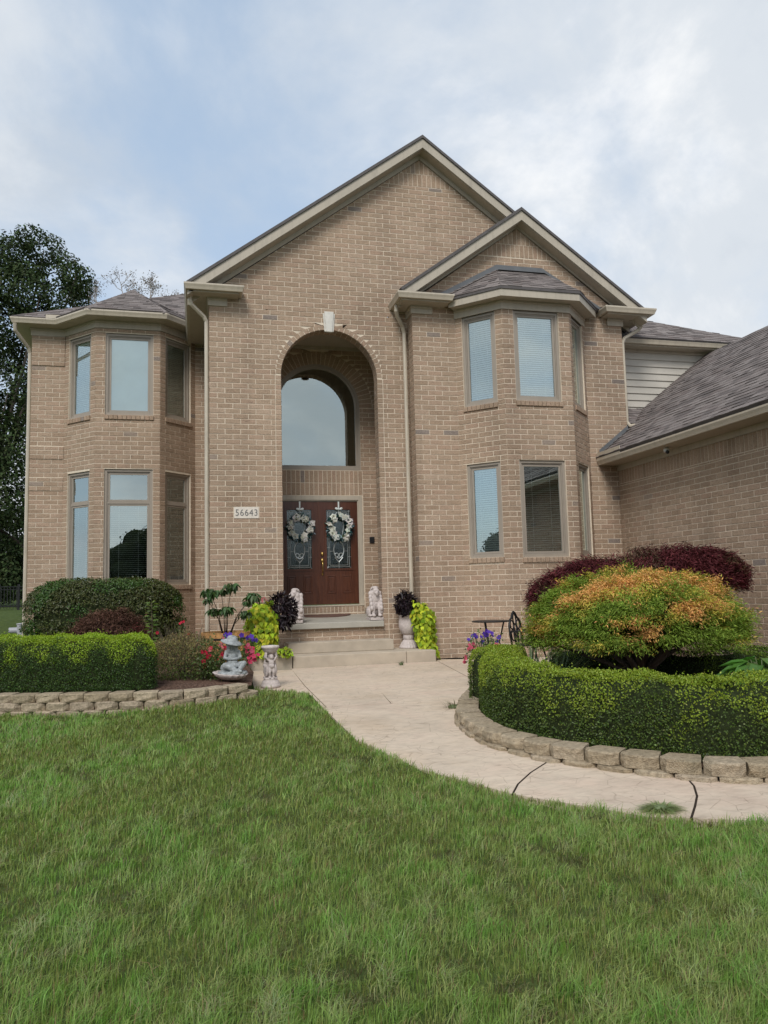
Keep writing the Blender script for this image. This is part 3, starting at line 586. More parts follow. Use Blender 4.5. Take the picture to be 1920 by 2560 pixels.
# rakes
def rake(ax, az, yw, ov, xl, xr, slope, bz):
    mf, ms, me_, mk = MB(), MB(), MB(), MB(); yf = yw-ov
    for s, xe in ((-1, xl), (1, xr)):
        ze = az-slope*abs(xe-ax)
        def q(x, z, y): return (x, y, z)
        mf.prism([q(ax, az-.065, yf), q(xe, ze-.065, yf), q(xe, ze-.27, yf), q(ax, az-.27, yf)], (0, .03, 0))
        ms.prism([q(ax, az-.25, yf+.03), q(xe, ze-.25, yf+.03), q(xe, ze-.28, yf+.03), q(ax, az-.28, yf+.03)], (0, ov-.03, 0))
        mk.prism([q(ax, bz, yw-.03), q(xe, bz-slope*abs(xe-ax), yw-.03), q(xe, ze-.28, yw-.03), q(ax, az-.28, yw-.03)], (0, .028, 0))
        me_.prism([q(ax, az, yf-.03), q(xe, ze, yf-.03), q(xe, ze-.062, yf-.03), q(ax, az-.062, yf-.03)], (0, .06, 0))
    mf.build('fascia', 'trim', house); ms.build('rake_soffit', 'trim', house); mk.build('rake_frieze', 'trim', house); me_.build('roof_edge', 'roof_edge', house)
rake(apx, 11.12, YC, .30, -.20, 9.60, .737, 10.735); rake(rx, 9.49, YR, .30, 4.03, 9.62, .726, 9.165)
# right bay eave and frieze
RP = RB; friez([(RB[0][0]-.0, RB[0][1]), *RB[1:3], RB[3]], 7.03, 7.215); MB().sweep(RB, [(0, 7.217), (.26, 7.217), (.26, 7.24), (0, 7.24)]).build('soffit', 'trim', house)
MB().sweep(RB, [(.255, 7.20), (.28, 7.20), (.28, 7.345), (.255, 7.345)]).build('fascia', 'trim', house); MB().sweep(RB, [(.24, 7.346), (.30, 7.346), (.30, 7.40), (.24, 7.40)]).build('roof_edge', 'roof_edge', house)
# garage eave
MB().box(8.47, XG, 5.5, YR-.005, 3.962, 3.99).build('soffit', 'trim', house); MB().sweep([(XG, YR-.012), (XG, 5.69)], [(0, 3.85), (.028, 3.85), (.028, 3.96), (0, 3.96)]).build('frieze', 'trim', house)
gut([(8.47, YR-.02), (8.47, 5.5)], 4.085, .10); MB().box(8.372, 8.384, 13.75, 14.66, 4.086, 4.23).build('gutter_guard', 'gutter_paint', house)
# ------------------------------------------------------------------ roofs
EXP = .138
def roof(pts, up, name='roof', shing=True, th=.06, part=True):
    p = [np.array(q, float) for q in pts]; n = unit(np.cross(p[1]-p[0], p[2]-p[0])); n = n if n[2] > 0 else -n
    mb = MB().prism(p, -n*th); o = mb.build(name, 'roof_edge', house)
    if shing:
        V = unit(np.array(up, float)-n*np.dot(up, n)); U = np.cross(V, n); uv = [(float((q-p[0])@U), float((q-p[0])@V)) for q in p]
        if sum(uv[i][0]*uv[(i+1) % len(uv)][1]-uv[(i+1) % len(uv)][0]*uv[i][1] for i in range(len(uv))) < 0: uv = uv[::-1]
        pl = []
        for i in range(len(uv)):
            a, b = uv[i], uv[(i+1) % len(uv)]; nx, ny = b[1]-a[1], a[0]-b[0]; k = math.hypot(nx, ny); pl.append((nx/k, ny/k, (nx*a[0]+ny*a[1])/k))
        u0, u1 = min(q[0] for q in uv), max(q[0] for q in uv); v0, v1 = min(q[1] for q in uv), max(q[1] for q in uv); v = v0
        while v < v1:
            u = u0-random.uniform(0, .3)
            while u < u1:
                wd = random.choice((.16, .22, .30)); rc = [(u, v), (u+wd-.003, v), (u+wd-.003, v+EXP+.02), (u, v+EXP+.02)]; q = clip(rc, pl)
                if len(q) >= 3 and area(q) > .001: SH.append((p[0], U, V, n, q, abs(area(q)-area(rc)) < 1e-6, wd, random.choice((.005, .007, .013, .015)), v, o, random.random()))
                u += wd
            v += EXP
    return o
zl = 7.74; ap = (-1.53, 18.8, 8.80); rb = (-1.53, 19.54, 8.80)
roof([(-4.08, 18.02, zl), (.22, 18.02, zl), (.22, 20.90, 9.76)], (0, 1, .7)); roof([(-4.08, 18.02, zl), (-4.08, 25.5, zl), (.22, 20.90, 9.76)], (1, 0, .5), shing=False)
def lift(q, d=.012): return tuple(np.array(q)+np.array((0, 0, d)))
roof([lift((-2.377, 17.24, zl)), lift((-.678, 17.24, zl)), lift(ap)], (0, 1, .68)); roof([lift((-3.16, 18.02, zl)), lift((-2.377, 17.24, zl)), lift(ap)], (1, 1, .6)); roof([lift((-.678, 17.24, zl)), lift((.10, 18.02, zl)), lift(ap)], (-1, 1, .6))
roof([lift((-3.16, 18.02, zl)), lift(ap), lift(rb)], (1, .3, .6)); roof([lift((.10, 18.02, zl)), lift(rb), lift(ap)], (-1, .3, .6))
for a, b in (((-2.377, 17.24, zl), ap), ((-.678, 17.24, zl), ap), ((-3.16, 18.02, zl), rb), ((.10, 18.02, zl), rb)):
    a, b = np.array(a)+(0, 0, .02), np.array(b)+(0, 0, .02); k = int(np.linalg.norm(b-a)/.14)
    for i in range(k):
        p, q = a+(b-a)*i/k, a+(b-a)*(i+1.3)/k; s = unit(np.cross(b-a, (0, 0, 1)))*.10
        MB().add([p+s-(0, 0, .045), p+(0, 0, .022), p-s-(0, 0, .045), q-s-(0, 0, .057), q+(0, 0, .010), q+s-(0, 0, .057)], [(0, 1, 4, 5), (1, 2, 3, 4), (2, 1, 0)], random.random()).build('hip_cap', 'shingle', house, fix=False)
roof([(apx, YC-.322, 11.13), (-.22, YC-.322, 11.13-.737*4.92), (-.22, 19.5, 11.13-.737*4.92), (apx, 22, 11.13)], (1, 0, .7), shing=False); roof([(apx, YC-.322, 11.13), (9.62, YC-.322, 11.13-.737*4.92), (9.62, 22, 11.13-.737*4.92), (apx, 22, 11.13)], (-1, 0, .7), shing=False)
roof([(rx, YR-.322, 9.50), (4.0, YR-.322, 9.50-.726*2.74), (4.0, YC-.015, 9.50-.726*2.74), (rx, YC-.015, 9.50)], (1, 0, .7), shing=False); roof([(rx, YR-.322, 9.50), (9.68, YR-.322, 9.50-.726*2.94), (9.68, 17, 9.50-.726*2.94), (rx, 17, 9.50)], (-1, 0, .7), shing=False)
e = [(4.82, YR-.012, 7.40), (5.87, 13.64, 7.40), (7.61, 13.64, 7.40), (8.66, YR-.012, 7.40)]; t1, t2 = (6.235, YR-.012, 8.19), (7.30, YR-.012, 8.19)
roof([e[1], e[2], t2, t1], (0, 1, .75)); roof([e[0], e[1], t1], (1, .8, .6)); roof([e[2], e[3], t2], (-1, .8, .6))
mb = MB()
for a, b in ((t1, t2), (e[0], t1), (t2, e[3])):
    a, b = np.array(a), np.array(b); mb.add([a+(0, -.012, -.05), b+(0, -.012, -.05), b+(0, -.012, .11), a+(0, -.012, .11), a+(0, -.13, -.045), b+(0, -.13, -.045)], [(0, 1, 2, 3), (4, 5, 1, 0)])
mb.build('flashing', 'flashing', house)
# upper back roof, siding wall, lower return roof, garage roof
roof([(9.25, 15.0, 7.0), (13.4, 15.0, 7.0), (12.78, 15.4, 7.296), (9.72, 16.58, 8.17), (9.60, 15.5, 7.37)], (0, 1, .74))
gut([(9.3, 15.12), (12.9, 15.12)], 7.0, .10); MB().box(9.3, 13.3, 15.12, 15.42, 6.85, 6.88).build('soffit', 'trim', house)
sw = MB().box(9.16, 13.6, 15.43, 15.5, 4.5, 6.86).build('wall', 'siding', house)
for i in range(14):
    z = 6.62-i*.163; MB().add([(9.17, 15.43, z+.163), (13.6, 15.43, z+.163), (13.6, 15.404, z), (9.17, 15.404, z), (13.6, 15.43, z), (9.17, 15.43, z)], [(3, 2, 1, 0), (5, 4, 2, 3), (4, 1, 2), (0, 5, 3)]).build('siding_board', 'siding', sw)
MB().box(9.17, 13.6, 15.40, 15.43, 6.787, 6.85).build('frieze', 'trim', house)
gs = .774; gx0, gz0 = 8.36, 4.135
def gr(x, y, d=0): return (x, y, gz0+gs*(x-gx0)+d)
roof([gr(gx0, YR-.01), gr(gx0, 5.4), gr(11.81, 5.4), gr(11.81, YR-.01)], (1, 0, gs)); roof([gr(XR_+.01, YR-.012), gr(11.81, YR-.012), gr(11.81, 15.40), gr(XR_+.01, 15.40)], (1, 0, gs))
roof([gr(12.1, 15.40), gr(11.81, 15.40), gr(11.81, 16.4), gr(12.1, 16.4)], (1, 0, gs), shing=False)
roof([gr(11.81, 5.4), (15.2, 5.4, 4.2), (15.2, 16.4, 4.2), gr(11.81, 16.4)], (-1, 0, gs), shing=False)
roof([(XR_+.005, 14.72, 4.92), (10.2, 14.72, 4.92), (10.2, 15.402, 5.425), (XR_+.005, 15.402, 5.425)], (0, 1, .74))
MB().add([(8.44, YR-.03, 4.20), (8.44, YR-.03, 4.30), (9.17, YR-.03, 4.87), (9.17, YR-.03, 4.76), (8.50, YR-.14, 4.27), (9.20, YR-.14, 4.81)], [(0, 3, 2, 1), (0, 4, 5, 3)]).build('flashing', 'flashing', house)
# ------------------------------------------------------------------ downspouts
def spout(pts, name='downspout', straps=()):
    mb = MB().tube(pts, .043, 8); o = mb.build(name, 'gutter_paint', house, smooth=False); return o
spout([(-.155, 14.98, 7.34), (-.155, 14.98, 7.20), (-.12, 15.0, 7.12), (.12, 15.13, 6.93), (.168, 15.15, 6.84), (.168, 15.15, .10)])
spout([(4.00, 14.75, 7.29), (4.00, 14.76, 7.16), (4.04, 14.84, 7.08), (4.19, 14.99, 6.92), (4.235, 15.03, 6.80), (4.235, 15.03, .30)])
spout([(-4.0, 18.05, 7.60), (-4.0, 18.1, 7.44), (-3.93, 18.2, 7.34), (-3.78, 18.42, 7.14), (-3.755, 18.46, 7.03), (-3.755, 18.46, .1)])
spout([(9.66, 14.66, 7.29), (9.66, 14.68, 7.14), (9.6, 14.72, 7.06), (9.26, 14.75, 6.86), (9.205, 14.75, 6.76), (9.205, 14.75, 4.95), (9.25, 14.70, 4.86), (9.33, 14.62, 4.86)])
mb = MB().lathe([(.055, 0), (.06, .02), (.06, .05), (.05, .075), (.025, .09)], (8.62, 12.52, 3.87), 16); cm = mb.build('security_camera', 'white_plastic', house, smooth=True); MB().ball((8.60, 12.47, 3.865), .038).build('lens', 'black_plastic', cm, smooth=True)
# ------------------------------------------------------------------ bricks and shingles: the largest in view singly, the rest joined
def vis(P):
    x, y, z = proj(P); return x, y, z
def in_frame(x, y, boxes): return 6 < x < 1914 and 6 < y < 2550 and not any(a < x < c and b < y < d for a, b, c, d in boxes)
HID = [(1330, 1350, 1920, 2560), (0, 1440, 560, 2560), (500, 1440, 760, 2560), (980, 1480, 1110, 2560)]
sc = []
for i, (W, poly, full, pr, tn) in enumerate(BR):
    if not full: continue
    c = np.mean([W.P(u, z, pr) for u, z in poly], 0); x, y, zc = proj(c)
    if W in (WS1, WS2, WB) or np.dot(W.n, CAM-c) <= 0 or not in_frame(x, y, HID): continue
    a = np.array(proj(W.P(*poly[0], pr))[:2]); b = np.array(proj(W.P(*poly[1], pr))[:2]); d = np.array(proj(W.P(*poly[3], pr))[:2])
    sc.append((abs((b-a)[0]*(d-a)[1]-(b-a)[1]*(d-a)[0]), i))
sc.sort(reverse=True); single = {i for _, i in sc[:300]}
def brickgeo(mb, P, poly, pr, tn):
    n = len(poly); cu_, cz_ = sum(p[0] for p in poly)/n, sum(p[1] for p in poly)/n; vs = []
    for u, z in poly: vs.append(P(u, z, -.003))
    for u, z in poly: vs.append(P(u, z, pr-.0035))
    for u, z in poly: vs.append(P(u+(.0035 if u < cu_ else -.0035), z+(.0035 if z < cz_ else -.0035), pr))
    fs = [tuple(range(2*n, 3*n))]
    for r in (0, n): fs += [(r+i, r+(i+1) % n, r+n+(i+1) % n, r+n+i) for i in range(n)]
    mb.add(vs, fs, tn)
mb = MB(); brickgeo(mb, lambda u, z, d: (u, -d, z), [(-BL/2+MJ/2, -CH/2+MJ/2), (BL/2-MJ/2, -CH/2+MJ/2), (BL/2-MJ/2, CH/2-MJ/2), (-BL/2+MJ/2, CH/2-MJ/2)], .006, 0.0)
mb.f.append((3, 2, 1, 0)); bme = mb.mesh('brick', 'brick', (0, 0, 0))
rest = MB()
for i, (W, poly, full, pr, tn) in enumerate(BR):
    if i in single:
        c = W.P(sum(p[0] for p in poly)/4, sum(p[1] for p in poly)/4, pr-.006); M4 = Matrix.Identity(4)
        for r in range(3): M4[r][0] = W.u[r]; M4[r][1] = -W.n[r]; M4[r][3] = c[r]
        par = W.part; o = bpy.data.objects.new('brick', bme); link(o, par); o.matrix_basis = Matrix.Translation(-orig(par)) @ M4
    else: brickgeo(rest, W.P, poly, pr, tn)
rest.build('bricks', 'brick', house, fix=False)['kind'] = 'stuff'
def shgeo(mb, o, U, V, n, q, th, v0, tn):
    k = len(q); h = [.002+th*max(0, 1-(v-v0)/(EXP+.02)) for u, v in q]
    vs = [o+U*u+V*v+n*.0005 for u, v in q]+[o+U*u+V*v+n*(.0005+h[i]) for i, (u, v) in enumerate(q)]
    mb.add(vs, [tuple(range(k, 2*k))]+[(i, (i+1) % k, k+(i+1) % k, k+i) for i in range(k)], tn)
sc = []
for i, (o, U, V, n, q, full, wd, th, v0, part, tn) in enumerate(SH):
    if not full: continue
    c = o+U*(q[0][0]+wd/2)+V*(v0+EXP/2); x, y, zc = proj(c)
    if np.dot(n, CAM-c) <= 0 or not in_frame(x, y, []): continue
    a = np.array(proj(o+U*q[0][0]+V*v0)[:2]); b = np.array(proj(o+U*(q[0][0]+wd)+V*v0)[:2]); d = np.array(proj(o+U*q[0][0]+V*(v0+EXP))[:2])
    sc.append((abs((b-a)[0]*(d-a)[1]-(b-a)[1]*(d-a)[0]), i))
sc.sort(reverse=True); single = {i for _, i in sc[:300]}; sme = {}; rest = MB()
for i, (o, U, V, n, q, full, wd, th, v0, part, tn) in enumerate(SH):
    if i in single:
        if (wd, th) not in sme:
            mb = MB(); shgeo(mb, np.zeros(3), np.array([1., 0, 0]), np.array([0, 1., 0]), np.array([0, 0, 1.]), [(0, 0), (wd-.003, 0), (wd-.003, EXP+.02), (0, EXP+.02)], th, 0, 0.0); mb.f.append((3, 2, 1, 0)); sme[(wd, th)] = mb.mesh('shingle', 'shingle')
        M4 = Matrix.Identity(4); c = o+U*q[0][0]+V*v0
        for r in range(3): M4[r][0] = U[r]; M4[r][1] = V[r]; M4[r][2] = n[r]; M4[r][3] = c[r]
        ob = bpy.data.objects.new('shingle', sme[(wd, th)]); link(ob, part); ob.matrix_basis = Matrix.Translation(-orig(part)) @ M4
    else: shgeo(rest, o, U, V, n, q, th, v0, tn)
rest.build('shingles', 'shingle', house, fix=False)['kind'] = 'stuff'
# ------------------------------------------------------------------ ground, walk, steps
def pz(x, y): return float(-0.06+0.08*sstep(8, 13.5, y))+.006
def wk(u, v):
    z = 0.0
    for i in range(12): P = onZ(u, v, z); z = pz(P[0], P[1])
    return (P[0], P[1])
J1 = [wk(*q) for q in ((1374, 1901), (1327, 1931), (1295, 1960), (1281, 1986))]; J2 = [wk(*q) for q in ((1710, 1936), (1735, 1965), (1742.6, 1990), (1737.7, 2015), (1728, 2046))]
EDGE = [wk(*q) for q in ((635, 1729), (657, 1727), (700, 1725), (773, 1738), (808, 1771), (891, 1852), (1041, 1921), (1273, 1987), (1620, 2043), (1920, 2054))]
xs = np.array([-400, -150, -60, -30, -15]+list(np.arange(-9, 14.1, .25))+[20, 30, 60, 150, 400]); ys = np.array([-400, -150, -60, -30, -10]+list(np.arange(-2, 20, .25))+list(np.arange(20, 61, 4))+[100, 200, 400])
X, Y = np.meshgrid(xs, ys); Z = gz(X, Y)
_ey = np.array([p[1] for p in EDGE[::-1]]); _ex = np.array([p[0] for p in EDGE[::-1]]); _o = np.argsort(_ey)
def xedge(y): return np.where(y < _ey.min(), 99.0, np.where(y > 11.45, .7, np.interp(y, _ey[_o], _ex[_o])))
Z = Z-.07*((X > xedge(Y)+.05) & (Y < 15) & (X < 9)); nx = len(xs); g = MB()
g.add(np.stack([X, Y, Z], -1).reshape(-1, 3), [(j*nx+i, j*nx+i+1, (j+1)*nx+i+1, (j+1)*nx+i) for j in range(len(ys)-1) for i in range(nx-1)])
struct(g.build('ground', 'lawn_soil', fix=False, smooth=True))
slabs = [
    [wk(625, 1677), wk(731, 1674.5), wk(764, 1717), wk(816, 1768), EDGE[4], EDGE[3], EDGE[2], EDGE[1], EDGE[0]],
    [(1.64, 14.11), (2.86, 14.11), wk(904, 1669), wk(978, 1759), wk(816, 1768), wk(764, 1717)],
    [(2.86, 14.11), (4.46, 14.11), wk(1167, 1691), (4.0, 10.0), wk(1140, 1757), wk(978, 1759)],
    [(4.46, 14.11), (4.46, 15.05), (4.30, 15.05), (4.30, 14.66), (5.26, 14.66), (6.0, 13.92), (7.4, 13.92), (7.4, 12.0), (5.0, 11.0), wk(1167, 1691)],
    [wk(816, 1768), wk(978, 1759), wk(1140, 1757), (4.0, 10.0), (3.6, 8.6), (3.25, 7.4), (3.3, 6.5), J1[0], J1[1], J1[2], J1[3], EDGE[6], EDGE[5], EDGE[4]],
    [J1[0], (3.35, 6.35), (3.75, 5.8), J2[0], J2[1], J2[2], J2[3], J2[4], EDGE[8], J1[3], J1[2], J1[1]],
    [J2[0], (4.2, 5.6), (8.0, 4.6), (8.0, 3.2), EDGE[9], J2[4], J2[3], J2[2], J2[1]]]
def shrink(p, d):
    p = [np.array(q, float) for q in p]; n = len(p); A = sum(p[i][0]*p[(i+1) % n][1]-p[(i+1) % n][0]*p[i][1] for i in range(n)); s = 1 if A > 0 else -1; out = []
    for i in range(n):
        a, b = unit(p[i]-p[i-1]), unit(p[(i+1) % n]-p[i]); n1, n2 = np.array([-a[1], a[0]])*s, np.array([-b[1], b[0]])*s; k = 1+n1 @ n2; out.append(p[i]+(n1+n2)/max(k, .4)*d)
    return out
walk = thing('path', None, None, (2.4, 9.0, -.05)); struct(walk)
for pl in slabs:
    sh = shrink(pl, .008); mb = MB(); n = len(sh); zt = [pz(*q) for q in sh]
    vs = [(q[0], q[1], z) for q, z in zip(sh, zt)]+[(q[0], q[1], z-.09) for q, z in zip(sh, zt)]
    mb.add(vs, [tuple(range(n)), tuple(range(2*n-1, n-1, -1))]+[((i+1) % n, i, n+i, n+(i+1) % n) for i in range(n)]); mb.build('paving_slab', 'stamped_concrete', walk)
for q in (J1, J2):
    MB().tube([(x, y, pz(x, y)-.003) for x, y in q], .008, 6).build('joint_filler', 'soil', walk)
steps = thing('entry_steps', 'worn concrete steps leading up to the grey porch slab', 'steps', (2.64, 14.6, 0))
for a, b in ((.82, 1.672), (1.688, 3.84), (3.846, 4.425)): bevel(MB().box(a, b, 14.11, 15.082, -.06, .242).build('bottom_step', 'concrete', steps), .012)
bevel(MB().box(1.655, 3.725, 14.61, 15.068, .243, .446).build('middle_step', 'concrete', steps), .012)
FZ = lambda y: .797+.052*(y-14.99)                                    # the porch floor falls gently to the front
def sloped(x0, x1, y0, y1, zb): return MB().add([(x0, y0, zb), (x1, y0, zb), (x1, y1, zb), (x0, y1, zb), (x0, y0, FZ(y0)), (x1, y0, FZ(y0)), (x1, y1, FZ(y1)), (x0, y1, FZ(y1))], [(3, 2, 1, 0), (4, 5, 6, 7), (0, 1, 5, 4), (1, 2, 6, 5), (2, 3, 7, 6), (3, 0, 4, 7)])
bevel(sloped(AX-AR+.008, 3.632, 14.99, YC+TH, .68).build('porch_edge', 'porch_paint', steps), .01); sloped(PX0+.012, PX1-.012, YC+TH+.001, YP-.088, .60).build('porch_slab', 'porch_paint', steps)
mw = onY(818, 1541, 16.2); my = YP-.12; mh = .62; a = np.linspace(math.pi, 2*math.pi, 26); mq = MB(); tp2 = [(mw[0]+.60*math.cos(t), my+mh*math.sin(t)) for t in a]; n = len(tp2)
mq.add([(x, y, FZ(y)+.002) for x, y in tp2]+[(x, y, FZ(y)+.018) for x, y in tp2], [tuple(range(n-1, -1, -1)), tuple(range(n, 2*n))]+[(i, (i+1) % n, n+(i+1) % n, n+i) for i in range(n)])
mq.top('doormat', 'mat_fibre', 'dark red half-round doormat on the porch', 'doormat', (mw[0], my-.2, FZ(my-.2)+.002))
# ------------------------------------------------------------------ garden block walls
def blockmesh(seed):
    r = random.Random(seed); pl = [(-.149, .008), (-.095, -.042), (.095, -.042), (.149, .008), (.118, .20), (-.118, .20)]; vs = []
    for z, e in ((0, .0), (.045, .010), (.088, .006), (.098, -.006)):
        for i, (x, y) in enumerate(pl): k = 1 if i < 4 else 0; vs.append((x*(1+e*.5)+r.uniform(-.003, .003), y-e*k*.9+k*r.uniform(-.012, .010), z+(r.uniform(-.003, .003) if z > 0 else 0)))
    fs = [(5, 4, 3, 2, 1, 0), (18, 19, 20, 21, 22, 23)]
    for q in range(3): fs += [(q*6+i, q*6+(i+1) % 6, q*6+6+(i+1) % 6, q*6+6+i) for i in range(6)]
    mb = MB(); mb.add(vs, fs); return mb.mesh('stone_block', 'garden_block')
BM = [blockmesh(i) for i in range(5)]
def resample(path, step, start=0.0):
    p = [np.array(q[:2], float) for q in path]; out = []; d = start; acc = 0.0
    for a, b in zip(p, p[1:]):
        L_ = np.linalg.norm(b-a)
        while d <= acc+L_: t = (d-acc)/L_; out.append((a+(b-a)*t, (b-a)/L_)); d += step
        acc += L_
    return out
def smooth_path(p, it=2):
    p = [np.array(q[:2], float) for q in p]
    for _ in range(it): p = [p[0]]+[q for a, b in zip(p, p[1:]) for q in (a*.75+b*.25, a*.25+b*.75)]+[p[-1]]
    return p
def offset(path, d):
    p = [np.array(q[:2], float) for q in path]; out = []
    for i in range(len(p)): t = unit(p[min(i+1, len(p)-1)]-p[max(i-1, 0)]); out.append(p[i]+np.array([-t[1], t[0]])*d)
    return out
def blockwall(par, path, rows, sign):                    # rows: (z, shift, outward); the face looks to the right of travel for sign +1
    for z, sh, ow in rows:
        for c, t in resample(offset(path, -ow*sign), .312, .15+sh):
            o = bpy.data.objects.new('stone_block', random.choice(BM)); link(o, par); ang = math.atan2(t[1], t[0])+(0 if sign > 0 else math.pi)
            o.matrix_basis = Matrix.Translation(Vector((c[0], c[1], z))-orig(par)) @ Matrix.Rotation(ang+random.uniform(-.02, .02), 4, 'Z') @ Matrix.Diagonal((1, 1, random.uniform(.98, 1.03), 1))
LW = [(-5.2, 12.4), (-3.6, 11.35)]+[tuple(onZ(*q, .23)[:2]) for q in ((13, 1737), (121, 1735.5), (243, 1733), (375, 1730), (449, 1727.6), (518, 1722), (582, 1713), (640, 1706.5))]
LW = smooth_path(LW, 2); lw = thing('retaining_wall', 'three-course tan block wall below the left hedge', 'retaining wall', (-1.0, 10.4, -.05))
blockwall(lw, LW, [(.130, 0, 0), (.029, .15, .02), (-.072, 0, .04)], 1)
RWp = [tuple(onZ(1100+x/2.023, 1560+y/2.023, .085)[:2]) for x, y in ((150, 330), (122, 360), (108, 395), (102, 430), (130, 465), (180, 500), (270, 545), (385, 570), (530, 605), (705, 625), (890, 650), (1090, 670), (1285, 690), (1485, 700), (1659, 702))]+[(5.2, 4.85), (6.4, 4.9), (7.6, 5.3)]
RWp = smooth_path(RWp, 2); RWp = RWp; rw = thing('retaining_wall', 'curved low block wall edging the bed beside the walk', 'retaining wall', (3.0, 6.3, -.06))
blockwall(rw, RWp, [(-.014, 0, 0), (-.115, .15, .03)], 1)
def bedmesh(name, poly, z, zs=.03):
    mb = MB(); n = len(poly); cx = np.mean([p[:2] for p in poly], 0); rings = 6; vs = []; 
    for k in range(rings+1):
        f = 1-k/rings
        for p in poly: q = cx+(np.array(p[:2])-cx)*f; vs.append((q[0], q[1], z+zs*random.uniform(0, 1)*(k > 0)))
    fs = [(k*n+i, k*n+(i+1) % n, (k+1)*n+(i+1) % n, (k+1)*n+i) for k in range(rings) for i in range(n)]
    mb.add(vs, fs); return struct(mb.build(name, 'mulch', smooth=True))
bedmesh('flower_bed', [tuple(q) for q in offset(LW, .12)]+[(.85, 12.3), (.80, 15.0), (.15, 15.05), (.15, 18.3), (-3.8, 18.3), (-5.6, 15.0)], .185, .05)
bedmesh('flower_bed', [tuple(q) for q in offset(RWp, .15)]+[(8.8, 6.0), (8.85, 14.6), (8.3, 14.6), (7.5, 13.9), (7.4, 12.2), (5.2, 11.0)], .0, .05)
# ------------------------------------------------------------------ hedges
def hedge(label, path, w, z0, z1, n, cols, lime, loc, size=.021, ends=True, cat='hedge'):
    P2 = [np.array(p) for p in path]; d = np.cumsum([0]+[np.linalg.norm(b-a) for a, b in zip(P2, P2[1:])]); Lt = d[-1]; A = np.array(P2)
    h = thing('boxwood_hedge', label, cat, (*loc, z0))
    def at_s(s): return np.stack([np.interp(s, d, A[:, 0]), np.interp(s, d, A[:, 1])], -1)
    def tan(s): return unit(at_s(np.minimum(s+.05, Lt))-at_s(np.maximum(s-.05, 0)))
    def wid(s): e = np.minimum(s, Lt-s)/.28; return np.where(e < 1, np.sqrt(np.clip(1-(1-np.clip(e, 0, 1))**2, .02, 1)), 1.0) if ends else np.ones_like(s)
    def surf(s, th, k):
        c, sn = np.cos(th), np.sin(th); pw = .38; x = np.sign(c)*np.abs(c)**pw; y = np.sign(sn)*np.abs(sn)**pw
        t = tan(s); nn = np.stack([t[:, 1], -t[:, 0]], -1); ww = wid(s); p = at_s(s)
        Q = np.empty((len(s), 3)); Q[:, :2] = p+nn*(x*k*w/2*ww)[:, None]; Q[:, 2] = z0+(z1-z0)*(y*k*(.55+.45*ww)); 
        Q[:, 2] += .018*np.sin(s*5.1)*y+.012*np.sin(s*11+2)*y
        return Q, nn, c, sn
    s = rng.uniform(0, Lt, n); 
    tt = np.linspace(0, math.pi, 600); ex = np.sign(np.cos(tt))*np.abs(np.cos(tt))**.38*w/2; ey = np.abs(np.sin(tt))**.38*(z1-z0); al = np.cumsum(np.hypot(np.diff(ex, prepend=ex[0]), np.diff(ey, prepend=ey[0])))
    th = np.interp(rng.uniform(0, al[-1], n), al, tt)
    cl = 1+.035*vnoise(np.stack([s*3, np.cos(th), np.sin(th)], -1), 2.4, 3); k = cl-np.abs(rng.normal(0, .045, n)); k = np.where(rng.uniform(size=n) < .022, k+rng.uniform(.02, .09, n), k)
    Q, nn, c, sn = surf(s, th, k); Nr = np.empty((n, 3)); fl = (np.abs(sn)**.38 > .93).astype(float)*(1-np.abs(c)**3); Nr[:, :2] = nn*(np.sign(c)*(1-fl))[:, None]; Nr[:, 2] = fl+.35; Nr = unit(unit(Nr)+rng.normal(size=(n, 3))*.55); T = unit(np.cross(Nr, rdir(n))+.35*np.stack([nn[:, 0]*c, nn[:, 1]*c, .3+sn], -1))
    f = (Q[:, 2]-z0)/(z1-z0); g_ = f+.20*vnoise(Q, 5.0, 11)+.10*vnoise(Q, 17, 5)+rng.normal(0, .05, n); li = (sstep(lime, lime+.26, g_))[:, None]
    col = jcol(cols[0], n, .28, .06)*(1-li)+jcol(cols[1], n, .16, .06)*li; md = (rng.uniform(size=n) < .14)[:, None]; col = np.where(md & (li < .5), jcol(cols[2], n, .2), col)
    leafmesh('foliage', Q, T, Nr, rng.uniform(.75, 1.25, n)*size, rng.uniform(.75, 1.2, n)*size*.62, col, 'leaf', h, .12)
    ss = np.linspace(.04, Lt-.04, 60); ths = np.linspace(0, math.pi, 13); mb = MB(); vs = []
    for a in ss: q, *_ = surf(np.full(13, a), ths, np.full(13, .87)); vs += [tuple(x) for x in q]
    mb.add(vs, [(i*13+j, i*13+j+1, (i+1)*13+j+1, (i+1)*13+j) for i in range(59) for j in range(12)]+[tuple(range(12, -1, -1)), tuple(range(59*13, 60*13))]); mb.build('shade_core', 'core_shade_green', h, smooth=True); return h  # solid dark core: shade between the leaves put into its colour
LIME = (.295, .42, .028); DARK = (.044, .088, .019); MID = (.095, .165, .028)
lp = [np.array(q) for q in offset(LW, .58)]; re_ = onZ(392, 1640, .6); lp = [q for q in lp if q[0] < re_[0]]+[np.array([re_[0]+.02, lp[-1][1] if False else [q for q in lp if q[0] < re_[0]][-1][1]])]
lp = [q for q in lp if q[0] > -5.0]
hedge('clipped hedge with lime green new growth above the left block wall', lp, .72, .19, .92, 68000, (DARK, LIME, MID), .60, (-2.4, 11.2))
rp = [np.array(q) for q in offset(RWp, .50)]; e0 = onZ(1232, 1618, .64)[:2]; e1 = onZ(1200, 1640, .62)[:2]
rp = [e0, e1*.9+e0*.1+np.array([.10, 0])]+[q for q in rp if q[1] < 8.2 or q[0] > 3.6]; rp = smooth_path(rp, 1)
